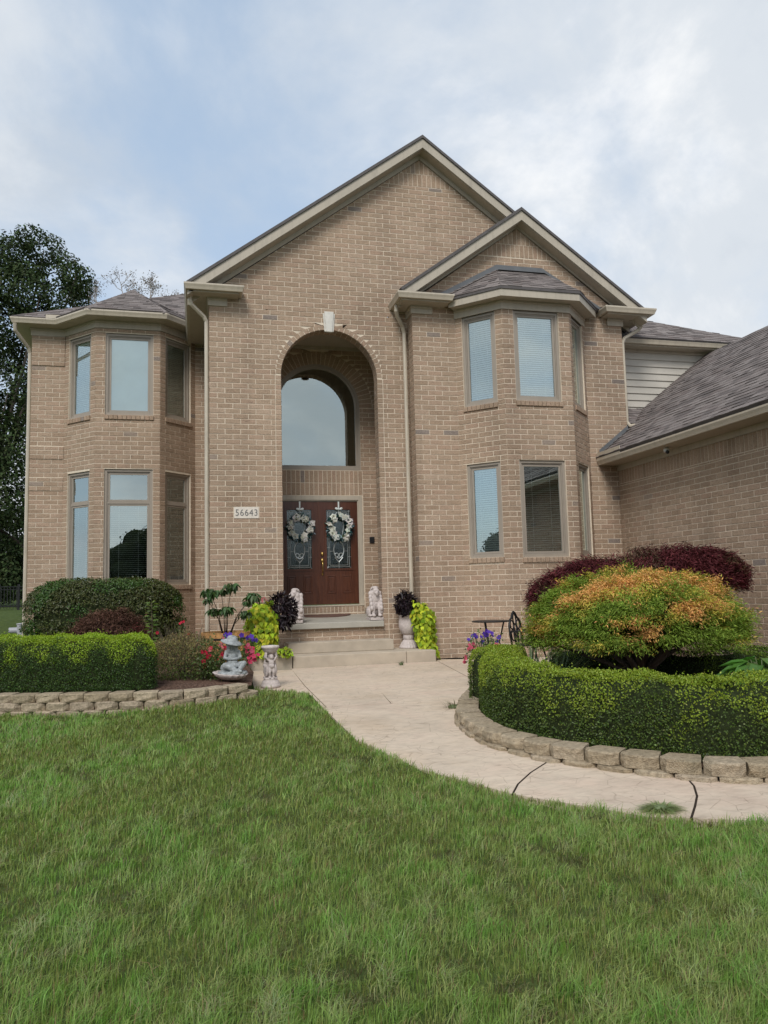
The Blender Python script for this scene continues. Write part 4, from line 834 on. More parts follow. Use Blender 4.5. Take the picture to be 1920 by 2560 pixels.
hedge('curved clipped boxwood hedge along the low block wall beside the walk', rp, .56, .02, .66, 88000, ((.078, .122, .025), (.255, .335, .032), (.13, .185, .03)), .52, (3.6, 6.6))
b0 = at(1385, 1650, 10.6); b1 = at(1560, 1650, 9.6); b2 = at(1750, 1650, 9.2); b3 = at(2000, 1620, 9.6)
hedge('dark back hedge in shade under the green and orange maple', smooth_path([b0[:2], b1[:2], b2[:2], b3[:2]], 2), .5, .02, .60, 34000, ((.022, .045, .011), (.13, .20, .022), (.05, .10, .02)), .75, (b2[0], b2[1]))  # leaves darker than the front hedge's, shade under the maple painted in
# ------------------------------------------------------------------ clumpy crowns
def clumps(name, C, ax, k, ln, wd, cols, mat, par, sd=.10, droop=.9, seedn=0):
    n = len(C)*k; Cc = np.repeat(C, k, 0); out = np.repeat(ax, k, 0); P = Cc+rng.normal(size=(n, 3))*np.array([sd, sd, sd*.55])
    T = unit(out*.9+rng.normal(size=(n, 3))*.55+np.array([0, 0, -droop])); Nr = unit(np.array([0, 0, 1.0])+out*.5+rng.normal(size=(n, 3))*.5)
    return leafmesh(name, P, T, Nr, rng.uniform(.6, 1.25, n)*ln, rng.uniform(.7, 1.3, n)*wd, np.repeat(cols, k, 0)*(1+rng.normal(size=(n, 1))*.16)*(1+rng.normal(size=(n, 3))*.05), mat, par, .1, bend=.25)
def limbs(base, tips, r, par, mat='bark', fork=.35, name='trunk', n=7):
    mb = MB(); base = np.array(base, float); top = base+np.array([0, 0, (np.mean([t[2] for t in tips])-base[2])*fork]); mb.tube([base-np.array([0, 0, .05]), (base+top)/2+rng.normal(size=3)*r*.4, top], [r*1.25, r, r*.9], 10)
    for t in tips:
        t = np.array(t, float); m1 = top+(t-top)*.35+rng.normal(size=3)*.06+np.array([0, 0, .05]); m2 = top+(t-top)*.7+rng.normal(size=3)*.05+np.array([0, 0, .06]); mb.tube([top-np.array([0, 0, .03]), m1, m2, t], [r*.55, r*.38, r*.24, r*.1], n)
    return mb.build(name, mat, par, smooth=True)
# green and orange laceleaf maple
mc = at(1598, 1600, 8.75); bx_, by_ = mc[0], mc[1]; tr = thing('laceleaf_maple', 'domed laceleaf maple with green and orange feathery leaves in the right bed', 'tree', (bx_, by_, .03))
Rx, zt_, zb_ = 1.13, 1.53, .76; C, A_, K = [], [], []
for i in range(1250):
    a = rng.uniform(0, 2*math.pi); ph = math.acos(1-rng.uniform(0, 1)**.9); q = math.sin(ph)**.9; f = math.cos(ph)**.85; rr = q*Rx*(1+.06*math.sin(5*a+1)+.04*math.sin(9*a+2*ph)+rng.normal(0, .035))
    x, y, z = rr*math.cos(a), rr*math.sin(a)*.92, zb_+(zt_-zb_)*f*(1+.05*math.sin(4*a+6*q)+.04*math.sin(7*a-9*q))+rng.normal(0, .025)
    if rng.uniform() < .25: s_ = rng.uniform(.80, .96); x *= s_; y *= s_; z = max(zb_, z-rng.uniform(.03, .15))
    C.append((bx_+x, by_+y, z)); A_.append((x, y, .25)); K.append(f)
C = np.array(C); A_ = unit(np.array(A_)); nz = .8*vnoise(C*np.array([1, 1, 1.6]), 3.6, 21)+.55*vnoise(C, 9.5, 4)+rng.normal(0, .30, len(C))+.7*(np.array(K)-.42)
orange = (nz > .62)[:, None]; yel = ((nz > .22) & (nz <= .62))[:, None]; cols = np.where(orange, np.array([.70, .38, .13]), np.where(yel, np.array([.50, .42, .075]), np.array([.205, .295, .042])))*(1+rng.normal(size=(len(C), 1))*.15)
clumps('crown', C, A_, 100, .044, .0098, cols, 'leaf_matte', tr, .056, .22)
limbs((bx_, by_, .0), [C[i]*.0+np.array([bx_, by_, .70])+(C[i]-np.array([bx_, by_, .70]))*.9 for i in range(0, 1250, 66)], .075, tr)
MB().ball((bx_, by_, 1.0), (Rx*.78, Rx*.72, .34), nu=24, nv=12).build('inner_shade', 'core_shade_green', tr, smooth=True)  # solid dark ball, the crown's inner shade painted on
# burgundy maple against the garage wall
mc = at(1592, 1470, 11.3); bx_, by_ = mc[0], mc[1]; tr = thing('burgundy_maple', 'wide burgundy red laceleaf maple against the garage wall', 'tree', (bx_, by_, .03)); C, A_ = [], []
for i in range(950):
    a = rng.uniform(0, 2*math.pi); ph = math.acos(1-1.15*rng.uniform(0, 1)); q = abs(math.sin(ph))**.7; f = math.copysign(abs(math.cos(ph))**.8, math.cos(ph)); x, y = q*1.50*math.cos(a), q*.95*math.sin(a)
    p = RT*x+np.array([FW[0], FW[1], 0])*y; z = 1.33+.14*x/1.5+.46*f*(1+.10*math.sin(3*a+x*3))+rng.normal(0, .035)+(.06 if rng.uniform() < .05 else 0); C.append((bx_+p[0], by_+p[1], z)); A_.append((p[0], p[1], .3))
C = np.array(C); A_ = unit(np.array(A_)); nz = vnoise(C, 3, 9)+rng.normal(0, .3, len(C)); cols = np.where((nz > .75)[:, None], np.array([.11, .068, .042]), np.array([.108, .026, .030]))*(1+rng.normal(size=(len(C), 1))*.22)
clumps('crown', C, A_, 60, .075, .013, cols, 'leaf_dull', tr, .068, .30); limbs((bx_, by_, 0), [np.array([bx_, by_, 1.2])+(C[i]-np.array([bx_, by_, 1.2]))*.85 for i in range(0, 950, 62)], .06, tr)
MB().ball((bx_, by_, 1.33), (1.18, .74, .27), nu=24, nv=12).build('inner_shade', 'core_shade_brown', tr, smooth=True)  # solid brown ball painted as the shade inside this crown
# dwarf brown-red maple in the left bed
mc = at(270, 1570, 13.3); bx_, by_ = mc[0], mc[1]; tr = thing('dwarf_maple', 'low brownish red maple in front of the left shrub', 'shrub', (bx_, by_, .2)); C, A_ = [], []
for i in range(300):
    a = rng.uniform(0, 2*math.pi); q = rng.uniform(0, 1)**.6; f = math.sqrt(max(1-q**2, 0)); x, y = q*.68*math.cos(a), q*.5*math.sin(a); z = .50+.58*f*(1+.12*math.sin(3*a+1))+rng.normal(0, .03); C.append((bx_+x, by_+y, z)); A_.append((x, y, .2))
C = np.array(C); A_ = unit(np.array(A_)); cols = np.where((vnoise(C, 4, 2) > .7)[:, None], np.array([.15, .045, .038]), np.array([.115, .060, .042]))*(1+rng.normal(size=(len(C), 1))*.2); clumps('crown', C, A_, 45, .07, .012, cols, 'leaf_dull', tr, .07, .5)
limbs((bx_, by_, .18), [C[i] for i in range(0, 300, 30)], .03, tr); MB().ball((bx_, by_, .62), (.5, .36, .33)).build('inner_shade', 'core_shade_brown', tr, smooth=True)  # its ball is a solid filler coloured as inner shade
# large clipped shrub under the left bay
sc_ = at(262, 1515, 15.6); bx_, by_ = sc_[0], sc_[1]; sh = thing('round_shrub', 'big rounded dark green shrub under the left bay window', 'shrub', (bx_, by_, .2)); n = 34000
a = rng.uniform(0, 2*math.pi, n); v = rng.uniform(-1, 1, n); ph = np.arccos(v); e = .62
def sgn(x, p): return np.sign(x)*np.abs(x)**p
Q = np.stack([sgn(np.sin(ph), e)*sgn(np.cos(a), .8), sgn(np.sin(ph), e)*sgn(np.sin(a), .8), sgn(np.cos(ph), e)], -1); ctr = np.array([bx_, by_, 1.05]); RR = np.array([1.53, .72, .75])
kk = (1+.045*vnoise(Q*RR, 4.5, 7)-np.abs(rng.normal(0, .05, n)))[:, None]; P = ctr+Q*RR*kk; Nr = unit(unit(Q/RR)+rng.normal(size=(n, 3))*.5+np.array([0, 0, .35])); ok = P[:, 2] > .2; P, Nr = P[ok], Nr[ok]; n = len(P)
nz = vnoise(P, 2.2, 3)[:, None]; col = jcol((.066, .090, .026), n, .25)*np.where(nz > .2, np.array([.85, 1.25, .8]), np.array([1.15, 1.0, 1.0])); leafmesh('foliage', P, unit(np.cross(Nr, rdir(n))+np.array([0, 0, -.5])), Nr, rng.uniform(.035, .06, n), rng.uniform(.02, .032, n), col, 'leaf', sh, .12)
mb = MB(); uu = [(sgn(np.array(math.sin(p)), e)*sgn(np.array(math.cos(q)), .8), sgn(np.array(math.sin(p)), e)*sgn(np.array(math.sin(q)), .8), sgn(np.array(math.cos(p)), e)) for p in np.linspace(.02, math.pi-.02, 14) for q in np.linspace(0, 2*math.pi, 24, endpoint=False)]
mb.add([ctr+np.array(q)*RR*.88 for q in uu], [(i*24+j, (i+1)*24+j, (i+1)*24+(j+1) % 24, i*24+(j+1) % 24) for i in range(13) for j in range(24)]); mb.build('shade_core', 'core_shade_green', sh, smooth=True)  # solid core in the painted shade tone behind the leaf shell
# ------------------------------------------------------------------ statues, urns, furniture
plain('grey_cast', (.27, .285, .285), .8, .38, 26, bscale=120, bstr=.4); plain('petal_core', (.35, .25, .03), .8)
def lion(label, p, turn, yaw):
    t = thing('lion_statue', label, 'statue', tuple(p), 'lion statues on the porch'); Mz = Matrix.Rotation(yaw, 4, 'Z'); Mh = Matrix.Rotation(turn, 4, 'Z'); q = MB()
    q.ball((0, .045, .20), (.088, .105, .17)); q.ball((0, -.03, .29), (.082, .075, .13)); q.ball((0, -.02, .40), (.108, .10, .15)); q.ball((0, .02, .52), (.075, .075, .085))
    for s in (-1, 1):
        q.tube([(s*.05, -.06, .32), (s*.055, -.105, .20), (s*.058, -.105, .09)], [.043, .032, .03], 8); q.ball((s*.058, -.13, .082), (.036, .05, .026))
        q.ball((s*.092, .05, .15), (.048, .10, .095)); q.ball((s*.10, -.045, .08), (.034, .07, .026))
        for k in range(5): a = -.9+k*.5; q.ball((s*.095*math.cos(a*.3), -.04-.02*k, .47-.065*k), (.035, .04, .05))
    q.ball((.085, -.10, .19), (.055, .03, .10)); q.tube([(0, .14, .09), (.10, .12, .08), (.13, .02, .09)], .02, 6)
    hd = MB(); hd.ball((0, -.075, .505), (.062, .066, .070)); hd.ball((0, -.135, .475), (.036, .036, .030)); hd.ball((0, -.165, .492), (.016, .012, .012)); hd.ball((0, -.135, .448), (.026, .026, .018))
    for s in (-1, 1): hd.ball((s*.058, -.03, .565), (.02, .018, .024)); hd.ball((s*.027, -.128, .525), (.015, .014, .009)); hd.ball((s*.06, -.05, .47), (.036, .05, .06))
    hd.ball((0, -.05, .575), (.06, .05, .03)); hd.v = [tuple(Mh @ Vector(v)) for v in hd.v]; q.add(hd.v, hd.f)
    q.v = [tuple(Vector(p)+Mz @ (Vector(v)*1.13)) for v in q.v]; fuse(q, 'body', 'cast_white', t, .0065, 0)
    b = MB().box(-.135, .135, -.165, .165, 0, .058); b.v = [tuple(Vector(p)+Mz @ Vector(v)) for v in b.v]; bevel(b.build('plinth', 'cast_white', t), .006)
pR = onZ(941, 1549, .797); pL = onZ(729, 1556, .797)
lion('pale stone seated lion statue at the right edge of the porch', (3.49, 15.20, .808), .05, .1); lion('pale stone lion statue half hidden by the dark plant left of the door', (1.885, 15.16, .806), -.45, -.15)
# girl with hat on a shell basin
gp = onZ(582, 1700, .235); gx, gy = gp[0], gp[1]+.05
sb = MB(); vs = []; n = 48
def scal(a, z): return 1+.045*math.cos(a*16)*min(1, max(0, (z-.02)/.06))
sb.lathe([(.07, 0), (.13, .012), (.20, .05), (.235, .092), (.232, .102), (.20, .085), (.10, .05)], (gx-.03, gy, .232), 96, scal); sb.v = [(x, y, z+.05*(math.hypot(x-gx+.03, y-gy)/.23)**2*math.cos(math.atan2(y-gy, x-gx+.03)-2.6)*.4) for x, y, z in sb.v]
sb.top('shell_basin', 'cast_white', 'pinkish white scalloped shell basin on the end of the block wall', 'basin', (gx-.03, gy, .232), smooth=True)
t = thing('girl_statue', 'grey garden statue of a seated girl in a sun hat', 'statue', (gx, gy, .31)); q = MB()
def G(x, y, z): return (gx+x*.92, gy+y*.9, .302+z*1.02)
q.lathe([(.19, 0), (.205, .02), (.195, .045), (.15, .055)], G(0, 0, 0), 30, lambda a, z: 1+.03*math.sin(a*7)); q.ball(G(-.02, .05, .09), (.15, .12, .09)); q.ball(G(0, .05, .22), (.078, .065, .13)); q.ball(G(0, .045, .31), (.088, .055, .05))
q.ball(G(.01, .01, .405), (.056, .058, .066)); q.ball(G(.018, -.045, .395), (.014, .014, .013)); q.ball(G(.018, -.04, .372), (.02, .016, .009))
for s in (-1, 1):
    q.ball(G(s*.052, .02, .36), (.034, .04, .085)); q.ball(G(s*.06, .03, .30), (.028, .034, .06)); q.ball(G(.02+s*.02, -.045, .413), (.012, .01, .007))
    q.tube([G(s*.08, .04, .32), G(s*.115, -.01, .23), G(s*.04, -.085, .215)], [.032, .028, .021], 8); q.ball(G(s*.02, -.09, .215), (.03, .022, .018))
q.tube([G(-.06, .02, .12), G(-.12, -.10, .135), G(.03, -.155, .075), G(.07, -.17, .06)], [.052, .043, .032, .024], 9); q.tube([G(.06, .02, .12), G(.165, -.08, .15), G(.10, -.15, .08), G(.055, -.175, .055)], [.052, .043, .032, .025], 9); q.ball(G(.09, -.18, .055), (.045, .022, .02)); q.ball(G(.02, -.19, .05), (.045, .022, .02))
q.ball(G(0, -.03, .12), (.13, .10, .05)); q.ball(G(0, -.05, .17), (.07, .05, .04))
hat = MB(); hat.lathe([(.02, -.012), (.10, -.004), (.150, -.022), (.154, -.012), (.10, .012), (.078, .02), (.07, .06), (.045, .078), (.005, .082)], (0, 0, 0), 32); Mr = Matrix.Translation(Vector(G(-.008, .03, .448))) @ Matrix.Rotation(.22, 4, 'Y') @ Matrix.Rotation(.18, 4, 'X'); fuse(q, 'body', 'grey_cast', t, .006, 1)
hat.v = [tuple(Mr @ Vector(v)) for v in hat.v]; hat.build('hat', 'grey_cast', t, smooth=True)
# cherub pedestal
cp = onZ(677, 1722, -.015); cx_, cy_ = cp[0], cp[1]+.02; cz_ = pz(cx_, cy_)
t = thing('cherub_pedestal', 'pale stone pedestal carved with cherubs beside the walk', 'pedestal', (cx_, cy_, cz_)); b = lambda z: (cx_, cy_, cz_+z)
MB().lathe([(.145, 0), (.145, .035), (.135, .045), (.128, .06), (.122, .095), (.10, .115), (.105, .125), (.105, .145), (.085, .15)], b(0), 40, lambda a, z: 1+(.02*math.cos(a*20) if .055 < z < .10 else 0)).build('base', 'cast_white', t, smooth=True)
MB().lathe([(.06, .50), (.085, .52), (.11, .545), (.118, .575), (.135, .59), (.135, .615), (.10, .62), (.09, .60)], b(0), 40, lambda a, z: 1+(.02*math.cos(a*14) if z < .58 else 0)).build('capital', 'cast_white', t, smooth=True)
q = MB().lathe([(.055, .13), (.045, .3), (.05, .53)], b(0), 12)
for k in range(3):
    a = -math.pi/2+.15+k*2*math.pi/3; ca, sa = math.cos(a), math.sin(a)
    def K(x, y, z): return (cx_+ca*(.052-y)-sa*x, cy_+sa*(.052-y)+ca*x, cz_+z)
    q.ball(K(0, -.015, .455), (.036, .038, .042)); q.ball(K(0, -.01, .365), (.042, .036, .062)); q.ball(K(0, -.02, .32), (.045, .042, .04)); q.ball(K(0, -.045, .445), (.012, .012, .012))
    for s in (-1, 1):
        q.tube([K(s*.022, -.01, .31), K(s*.03, -.03, .23), K(s*.026, -.012, .16)], [.03, .024, .016], 8); q.ball(K(s*.03, -.035, .15), (.018, .028, .014)); q.tube([K(s*.04, 0, .40), K(s*.078, -.005, .45), K(s*.07, 0, .525)], [.019, .016, .014], 7); q.ball(K(s*.066, .01, .25), (.02, .03, .09))
fuse(q, 'cherubs', 'cast_white', t, .006, 1)
# urns with plants
def urn(label, p, h, grp='flower urns by the steps'):
    t = thing('stone_urn', label, 'urn', tuple(p), grp)
    def fl(a, z): return 1+.035*math.cos(a*18) if z < .27*h/.68 else 1+.012*math.sin(a*6+z*20)
    s = h/.68; e_ = 1.12; MB().lathe([(r*s*e_, z*s) for r, z in ((.175, 0), (.175, .025), (.165, .04), (.13, .11), (.095, .165), (.088, .175))], p, 72, fl).build('foot', 'cast_white', t, smooth=True)
    MB().lathe([(r*s*e_, z*s) for r, z in ((.088, .1751), (.098, .19), (.098, .255), (.092, .265))], p, 72, lambda a, z: 1+.03*math.cos(a*18)).build('collar', 'cast_white', t, smooth=True)
    MB().lathe([(r*s*e_, z*s) for r, z in ((.092, .2651), (.125, .31), (.162, .38), (.178, .46), (.172, .55), (.165, .63), (.185, .665), (.185, .68), (.165, .68), (.15, .62))], p, 48, lambda a, z: 1+.022*math.sin(a*5+z*14)*math.cos(z*18)).build('bowl', 'cast_white', t, smooth=True); return t
uR = onZ(1023, 1620, .243); uR = np.array([uR[0], uR[1]+.03, .243]); uL = np.array([1.27, 14.62, .243])
urn('pale stone urn on the right end of the bottom step', uR, .66); urn('pale stone urn behind the lime vine left of the steps', uL, .66)
def bunch(name, label, c, r, n, ln, wd, cb, mat, cat, grp, shape=6, droop=.3, stems=True, v=.2):
    c = np.array(c, float); t = thing(name, label, cat, (c[0], c[1], c[2]-r[2]), grp); d = rdir(n); rr = rng.uniform(.35, 1.0, n)**.5; P = c+d*np.array(r)*rr[:, None]; T = unit(d*.8+rng.normal(size=(n, 3))*.6+np.array([0, 0, -droop])); Nr = unit(d+np.array([0, -.3, .8])+rng.normal(size=(n, 3))*.4)
    leafmesh('leaves', P, T, Nr, rng.uniform(.7, 1.25, n)*ln, rng.uniform(.75, 1.2, n)*wd, jcol(cb, n, v), mat, t, .12, shape, bend=.25)
    mb = MB()
    for i in range(10): e = c+rdir(1)[0]*np.array(r)*.8; mb.tube([c-np.array([0, 0, r[2]*.95]), (c+e)/2, e], [.008, .006, .003], 5)
    mb.build('stems', 'stem_brown', t); return t
pc = at(1013, 1508, proj(uR)[2]-.02); bunch('dark_potato_vine', 'dark purple-black leafy plant in the right urn', pc, (.20, .20, .23), 560, .11, .042, (.026, .016, .020), 'leaf', 'plant', None, 6)
pc = at(703, 1528, proj(uL)[2]-.10); bunch('dark_potato_vine', 'dark purple-black leafy plant in the left urn before the lion', pc, (.28, .2, .34), 900, .11, .042, (.026, .016, .020), 'leaf', 'plant', None, 6)
def vine(label, axis, rads, n, depth, par_z):
    ax = [at(u, v, d) for u, v, d in axis]; t = thing('lime_potato_vine', label, 'plant', tuple(ax[-1])); A = np.array(ax); s = rng.uniform(0, len(ax)-1, n); i = s.astype(int).clip(0, len(ax)-2); f = (s-i)[:, None]
    c = A[i]*(1-f)+A[i+1]*f; r = np.interp(s, range(len(ax)), rads); a = rng.uniform(0, 2*math.pi, n); q = np.sqrt(rng.uniform(.35, 1, n)); o = np.stack([np.cos(a)*r*q, np.sin(a)*r*q*.75, rng.normal(0, .04, n)], -1); P = c+o
    od = unit(o+np.array([0, -.04, 0])); T = unit(np.array([0, 0, -1.0])+od*.35+rng.normal(size=(n, 3))*.35); Nr = unit(od+np.array([0, -.35, .65])+rng.normal(size=(n, 3))*.3); col = np.where(rng.uniform(size=(n, 1)) < .3, jcol((.20, .30, .02), n, .2), jcol((.44, .50, .035), n, .2))
    leafmesh('leaves', P, T, Nr, rng.uniform(.07, .125, n), rng.uniform(.06, .10, n), col, 'leaf_matte', t, .10, 6, bend=.3); mb = MB()
    for k in range(7): off = np.array([random.uniform(-.08, .08), random.uniform(-.06, .04), 0]); mb.tube([p+off for p in ax], .006, 5)
    mb.build('stems', 'stem_green', t)
dR = proj(uR)[2]; dL = proj(uL)[2]
vine('lime green vine cascading from the right urn down to the walk', [(1044, 1512, dR-.05), (1058, 1535, dR-.15), (1062, 1570, dR-.2), (1066, 1605, dR-.25), (1078, 1635, dR-.35)], [.13, .23, .22, .17, .16], 900, 1, 0)
MBv = vine('lime green vine spilling over the left urn beside the steps', [(655, 1512, dL-.15), (655, 1540, dL-.3), (655, 1575, dL-.35), (657, 1605, dL-.4), (650, 1632, dL-.45)], [.17, .29, .30, .25, .18], 1500, 1, 0)
bunch('lime_potato_vine', 'small lime green sprig at the foot of the left urn', at(712, 1631, dL-.5), (.13, .10, .07), 90, .08, .05, (.30, .42, .03), 'leaf_matte', 'plant', None)
# flowers
def flowers(name, P, size, cols, par, face=(0, -1, .35)):
    n = len(P); k = 6; R5 = np.arange(5)*2*math.pi/5; Pf = np.repeat(P, 5, 0); fd = unit(np.array(face)+rng.normal(size=(n, 3))*.35); u = unit(np.cross(fd, np.array([.1, .2, 1.0]))); v = np.cross(fd, u)
    T = np.repeat(u, 5, 0)*np.tile(np.cos(R5), n)[:, None]+np.repeat(v, 5, 0)*np.tile(np.sin(R5), n)[:, None]; sz = np.repeat(np.broadcast_to(size, (n,))*rng.uniform(.8, 1.15, n), 5)
    return leafmesh(name, Pf, unit(T+np.repeat(fd, 5, 0)*.25), np.repeat(fd, 5, 0), sz*.55, sz*.62, np.repeat(cols, 5, 0)*(1+rng.normal(size=(n*5, 1))*.07), 'petal', par, .05, 6, bend=.15)
PUR = (.11, .045, .40); PNK = (.62, .12, .20); RED = (.48, .012, .045); SAL = (.70, .22, .22)
def petunia(label, spots, d, leafc, name='petunia', sz=.062, lc=(.07, .13, .03), nl=260, lr=.13):
    P = np.array([at(u, v, d+random.uniform(-.06, .06)) for u, v, c in spots]); C = np.array([c for u, v, c in spots]); base = at(*leafc, d+.05); t = thing(name, label, 'flowers', tuple(base)); flowers('blossoms', P, sz, C, t)
    Q = np.repeat(P, nl//len(P)+1, 0)[:nl]; f = rng.uniform(0, 1, (nl, 1)); Q = Q*(1-f*.7)+base*f*.7+rng.normal(size=(nl, 3))*lr*.35+np.array([0, .04, -.02]); leafmesh('leaves', Q, rdir(nl)+np.array([0, 0, .3]), rdir(nl)+np.array([0, -.6, .9]), rng.uniform(.03, .055, nl), rng.uniform(.016, .028, nl), jcol(lc, nl, .25), 'leaf', t, .1)
    mb = MB()
    for p in P: mb.tube([base, (base+p)/2+np.array([random.uniform(-.04, .04), .03, .03]), p+np.array([0, .02, -.01])], .004, 5)
    mb.build('stems', 'stem_green', t); return t
def sp(lst, c, j=.1): return [(u, v, tuple(np.array(c)*(1+random.uniform(-j, j)))) for u, v in lst]
rj = lambda a: random.uniform(-a, a)
petunia('purple petunias behind the girl statue', sp([(570, 1590), (577, 1599), (575, 1586), (604, 1588), (619, 1594), (628, 1592), (633, 1600), (641, 1601), (565, 1588)], PUR), 11.4, (600, 1640), sz=.085)
petunia('pink and red petunias hanging right of the girl statue', sp([(616, 1618), (627, 1622), (632, 1630), (626, 1636), (634, 1640), (622, 1644), (613, 1650), (625, 1654), (632, 1622), (645, 1637), (618, 1630), (636, 1648)], (.60, .06, .13))+sp([(620, 1612), (629, 1628), (564, 1600), (558, 1597), (552, 1612)], PNK), 11.2, (605, 1650), sz=.075)
petunia('red roses blooming at the edge of the left bed', sp([(514, 1632), (520, 1643), (523, 1639), (527, 1620), (508, 1653), (510, 1667), (532, 1688), (554, 1640), (558, 1634), (563, 1620), (542, 1650), (505, 1630)], RED)+sp([(556, 1618), (524, 1624)], SAL), 10.80, (525, 1690), 'rose_bush', .068, (.075, .115, .03), 1500, .34)
petunia('red flowers on thin stalks above the left bed', sp([(453, 1556), (450, 1559), (472, 1586), (393, 1582), (459, 1554)], (.50, .02, .05)), 12.2, (440, 1680), 'tall_rose', .05, (.08, .11, .03), 120, .15)
petunia('pink blossoms on top of the lime vine', sp([(650, 1493), (655, 1497), (660, 1494), (648, 1502), (643, 1507), (656, 1503), (664, 1499)], (.60, .16, .19)), dL-.2, (656, 1530), 'geranium', .05, (.08, .14, .03), 30)
petunia('purple and pink petunias by the end of the curved hedge', sp([(1182, 1590), (1190, 1592), (1187, 1587), (1203, 1592), (1213, 1590), (1210, 1584), (1216, 1578), (1222, 1580), (1218, 1588), (1230, 1583), (1245, 1596), (1243, 1604), (1248, 1592), (1172, 1599), (1206, 1605), (1232, 1590)], PUR)+sp([(1174, 1612), (1183, 1610), (1178, 1618), (1172, 1622), (1186, 1617), (1246, 1613), (1240, 1611), (1163, 1648), (1161, 1655), (1164, 1643)], (.66, .13, .20)), 11.0, (1208, 1650), sz=.066, nl=420, lr=.2)
# dry flowering bush, sapling, castor plant in a wooden planter
dc = at(458, 1650, 11.1); t = thing('dry_bush', 'straggly olive bush gone to seed between hedge and roses', 'bush', (dc[0], dc[1], .19)); n = 9000
a = rng.uniform(0, 2*math.pi, n); q = np.sqrt(rng.uniform(0, 1, n)); zz_ = rng.uniform(0, 1, n)**.8; P = np.stack([dc[0]+np.cos(a)*q*.52*(.7+.5*np.sin(zz_*2.6)), dc[1]+np.sin(a)*q*.46*(.7+.5*np.sin(zz_*2.6)), .19+zz_*(.74-.22*q)], -1); dry = (zz_ > .42+.2*rng.normal(size=n))[:, None]
leafmesh('leaves', P, rdir(n)+np.array([0, 0, .8]), rdir(n)+np.array([0, -.4, .8]), rng.uniform(.02, .05, n), rng.uniform(.006, .018, n), np.where(dry, jcol((.175, .145, .060), n, .25), jcol((.085, .115, .030), n, .25)), 'leaf_dull', t, .1); mb = MB()
for i in range(90): a = random.uniform(0, 6.28); r = random.uniform(.1, .48); mb.tube([(dc[0]+random.uniform(-.1, .1), dc[1]+random.uniform(-.1, .1), .17), (dc[0]+math.cos(a)*r*.6, dc[1]+math.sin(a)*r*.5, .55), (dc[0]+math.cos(a)*r, dc[1]+math.sin(a)*r*.8, random.uniform(.75, 1.02))], [.004, .003, .0015], 4)
mb.build('stalks', 'stem_brown', t)
sb_ = at(378, 1585, 13.0); t = thing('sapling', 'young upright sapling with round light green leaves beside the dwarf maple', 'plant', (sb_[0], sb_[1], .2)); n = 46; zz_ = np.linspace(.55, 1.32, n); a = np.arange(n)*2.4
P = np.stack([sb_[0]+.03*np.cos(a), sb_[1]+.03*np.sin(a), zz_], -1); T = np.stack([np.cos(a), np.sin(a), np.full(n, .25)], -1); leafmesh('leaves', P, T, np.tile([0, -.2, 1.0], (n, 1))+rng.normal(size=(n, 3))*.3, .105, .075, jcol((.14, .22, .045), n, .2), 'leaf', t, .1, 6, bend=.2); MB().tube([(sb_[0], sb_[1], .15), (sb_[0]+.02, sb_[1], .8), (sb_[0], sb_[1], 1.3)], [.012, .009, .004], 6).build('stem', 'stem_brown', t)
pb = at(556, 1612, 13.6); px_, py_ = pb[0]+.06, pb[1]; t = thing('half_barrel_planter', 'weathered orange wooden half barrel at the house corner', 'planter', (px_, py_, .2)); z0 = at(556, 1609, 13.6)[2]; z1 = at(556, 1580, 13.6)[2]
nst = 22
for i in range(nst):
    a, b2_ = 2*math.pi*i/nst+.008, 2*math.pi*(i+1)/nst-.008; pr = []
    for z, r in ((.19, .40), (z1, .44)):
        for rr in (r, r-.03):
            for th in (a, b2_): pr.append((px_+rr*math.cos(th), py_+rr*math.sin(th), z))
    MB().add(pr, [(0, 1, 5, 4), (2, 6, 7, 3), (0, 4, 6, 2), (1, 3, 7, 5), (4, 5, 7, 6), (0, 2, 3, 1)], random.random()).build('stave', 'planter_wood', t)
MB().lathe([(.405, 0), (.405, .01), (.3, .02), (.01, .03)], (px_, py_, z1-.05), 24).build('soil', 'soil', t)
for z in (.27, z1-.13): MB().lathe([(.42, z), (.433, z+.001), (.436, z+.035), (.42, z+.036)], (px_, py_, 0), 40).build('hoop', 'black_iron', t)
t = thing('umbrella_plant', 'tall green plant with drooping umbrella leaves in the wooden planter', 'plant', (px_, py_, z1)); mb = MB(); PP, TT, NN, LL = [], [], [], []; root = np.array([px_, py_, z1-.04])
for u, v, s in ((523, 1478, 1.0), (578, 1464, 1.0), (631, 1488, 1.0), (534, 1526, .8), (566, 1522, .9), (611, 1532, .8), (553, 1478, .7), (620, 1505, .6), (520, 1500, .6)):
    e = at(u, v, 13.5+random.uniform(-.15, .15)); mid = root*.45+e*.55+np.array([-.10*(e[0]-root[0]), 0, -.03]); mb.tube([root+np.array([.2*(e[0]-root[0]), 0, 0]), mid, e], [.010, .007, .004], 6)
    for k in range(44):
        a = k*2.4; dr = random.uniform(.15, 1.2); PP.append(e+rdir(1)[0]*np.array([.11, .11, .05])*s); TT.append((math.cos(a), math.sin(a), -dr)); NN.append((math.cos(a)*.5, math.sin(a)*.5-.2, 1)); LL.append(random.uniform(.10, .16)*s)
LL = np.array(LL); leafmesh('leaves', np.array(PP), np.array(TT), np.array(NN), LL, LL*.48, jcol((.075, .135, .050), len(PP), .22), 'leaf', t, .12, 6, bend=.5); mb.build('stems', 'stem_brown', t, smooth=True)
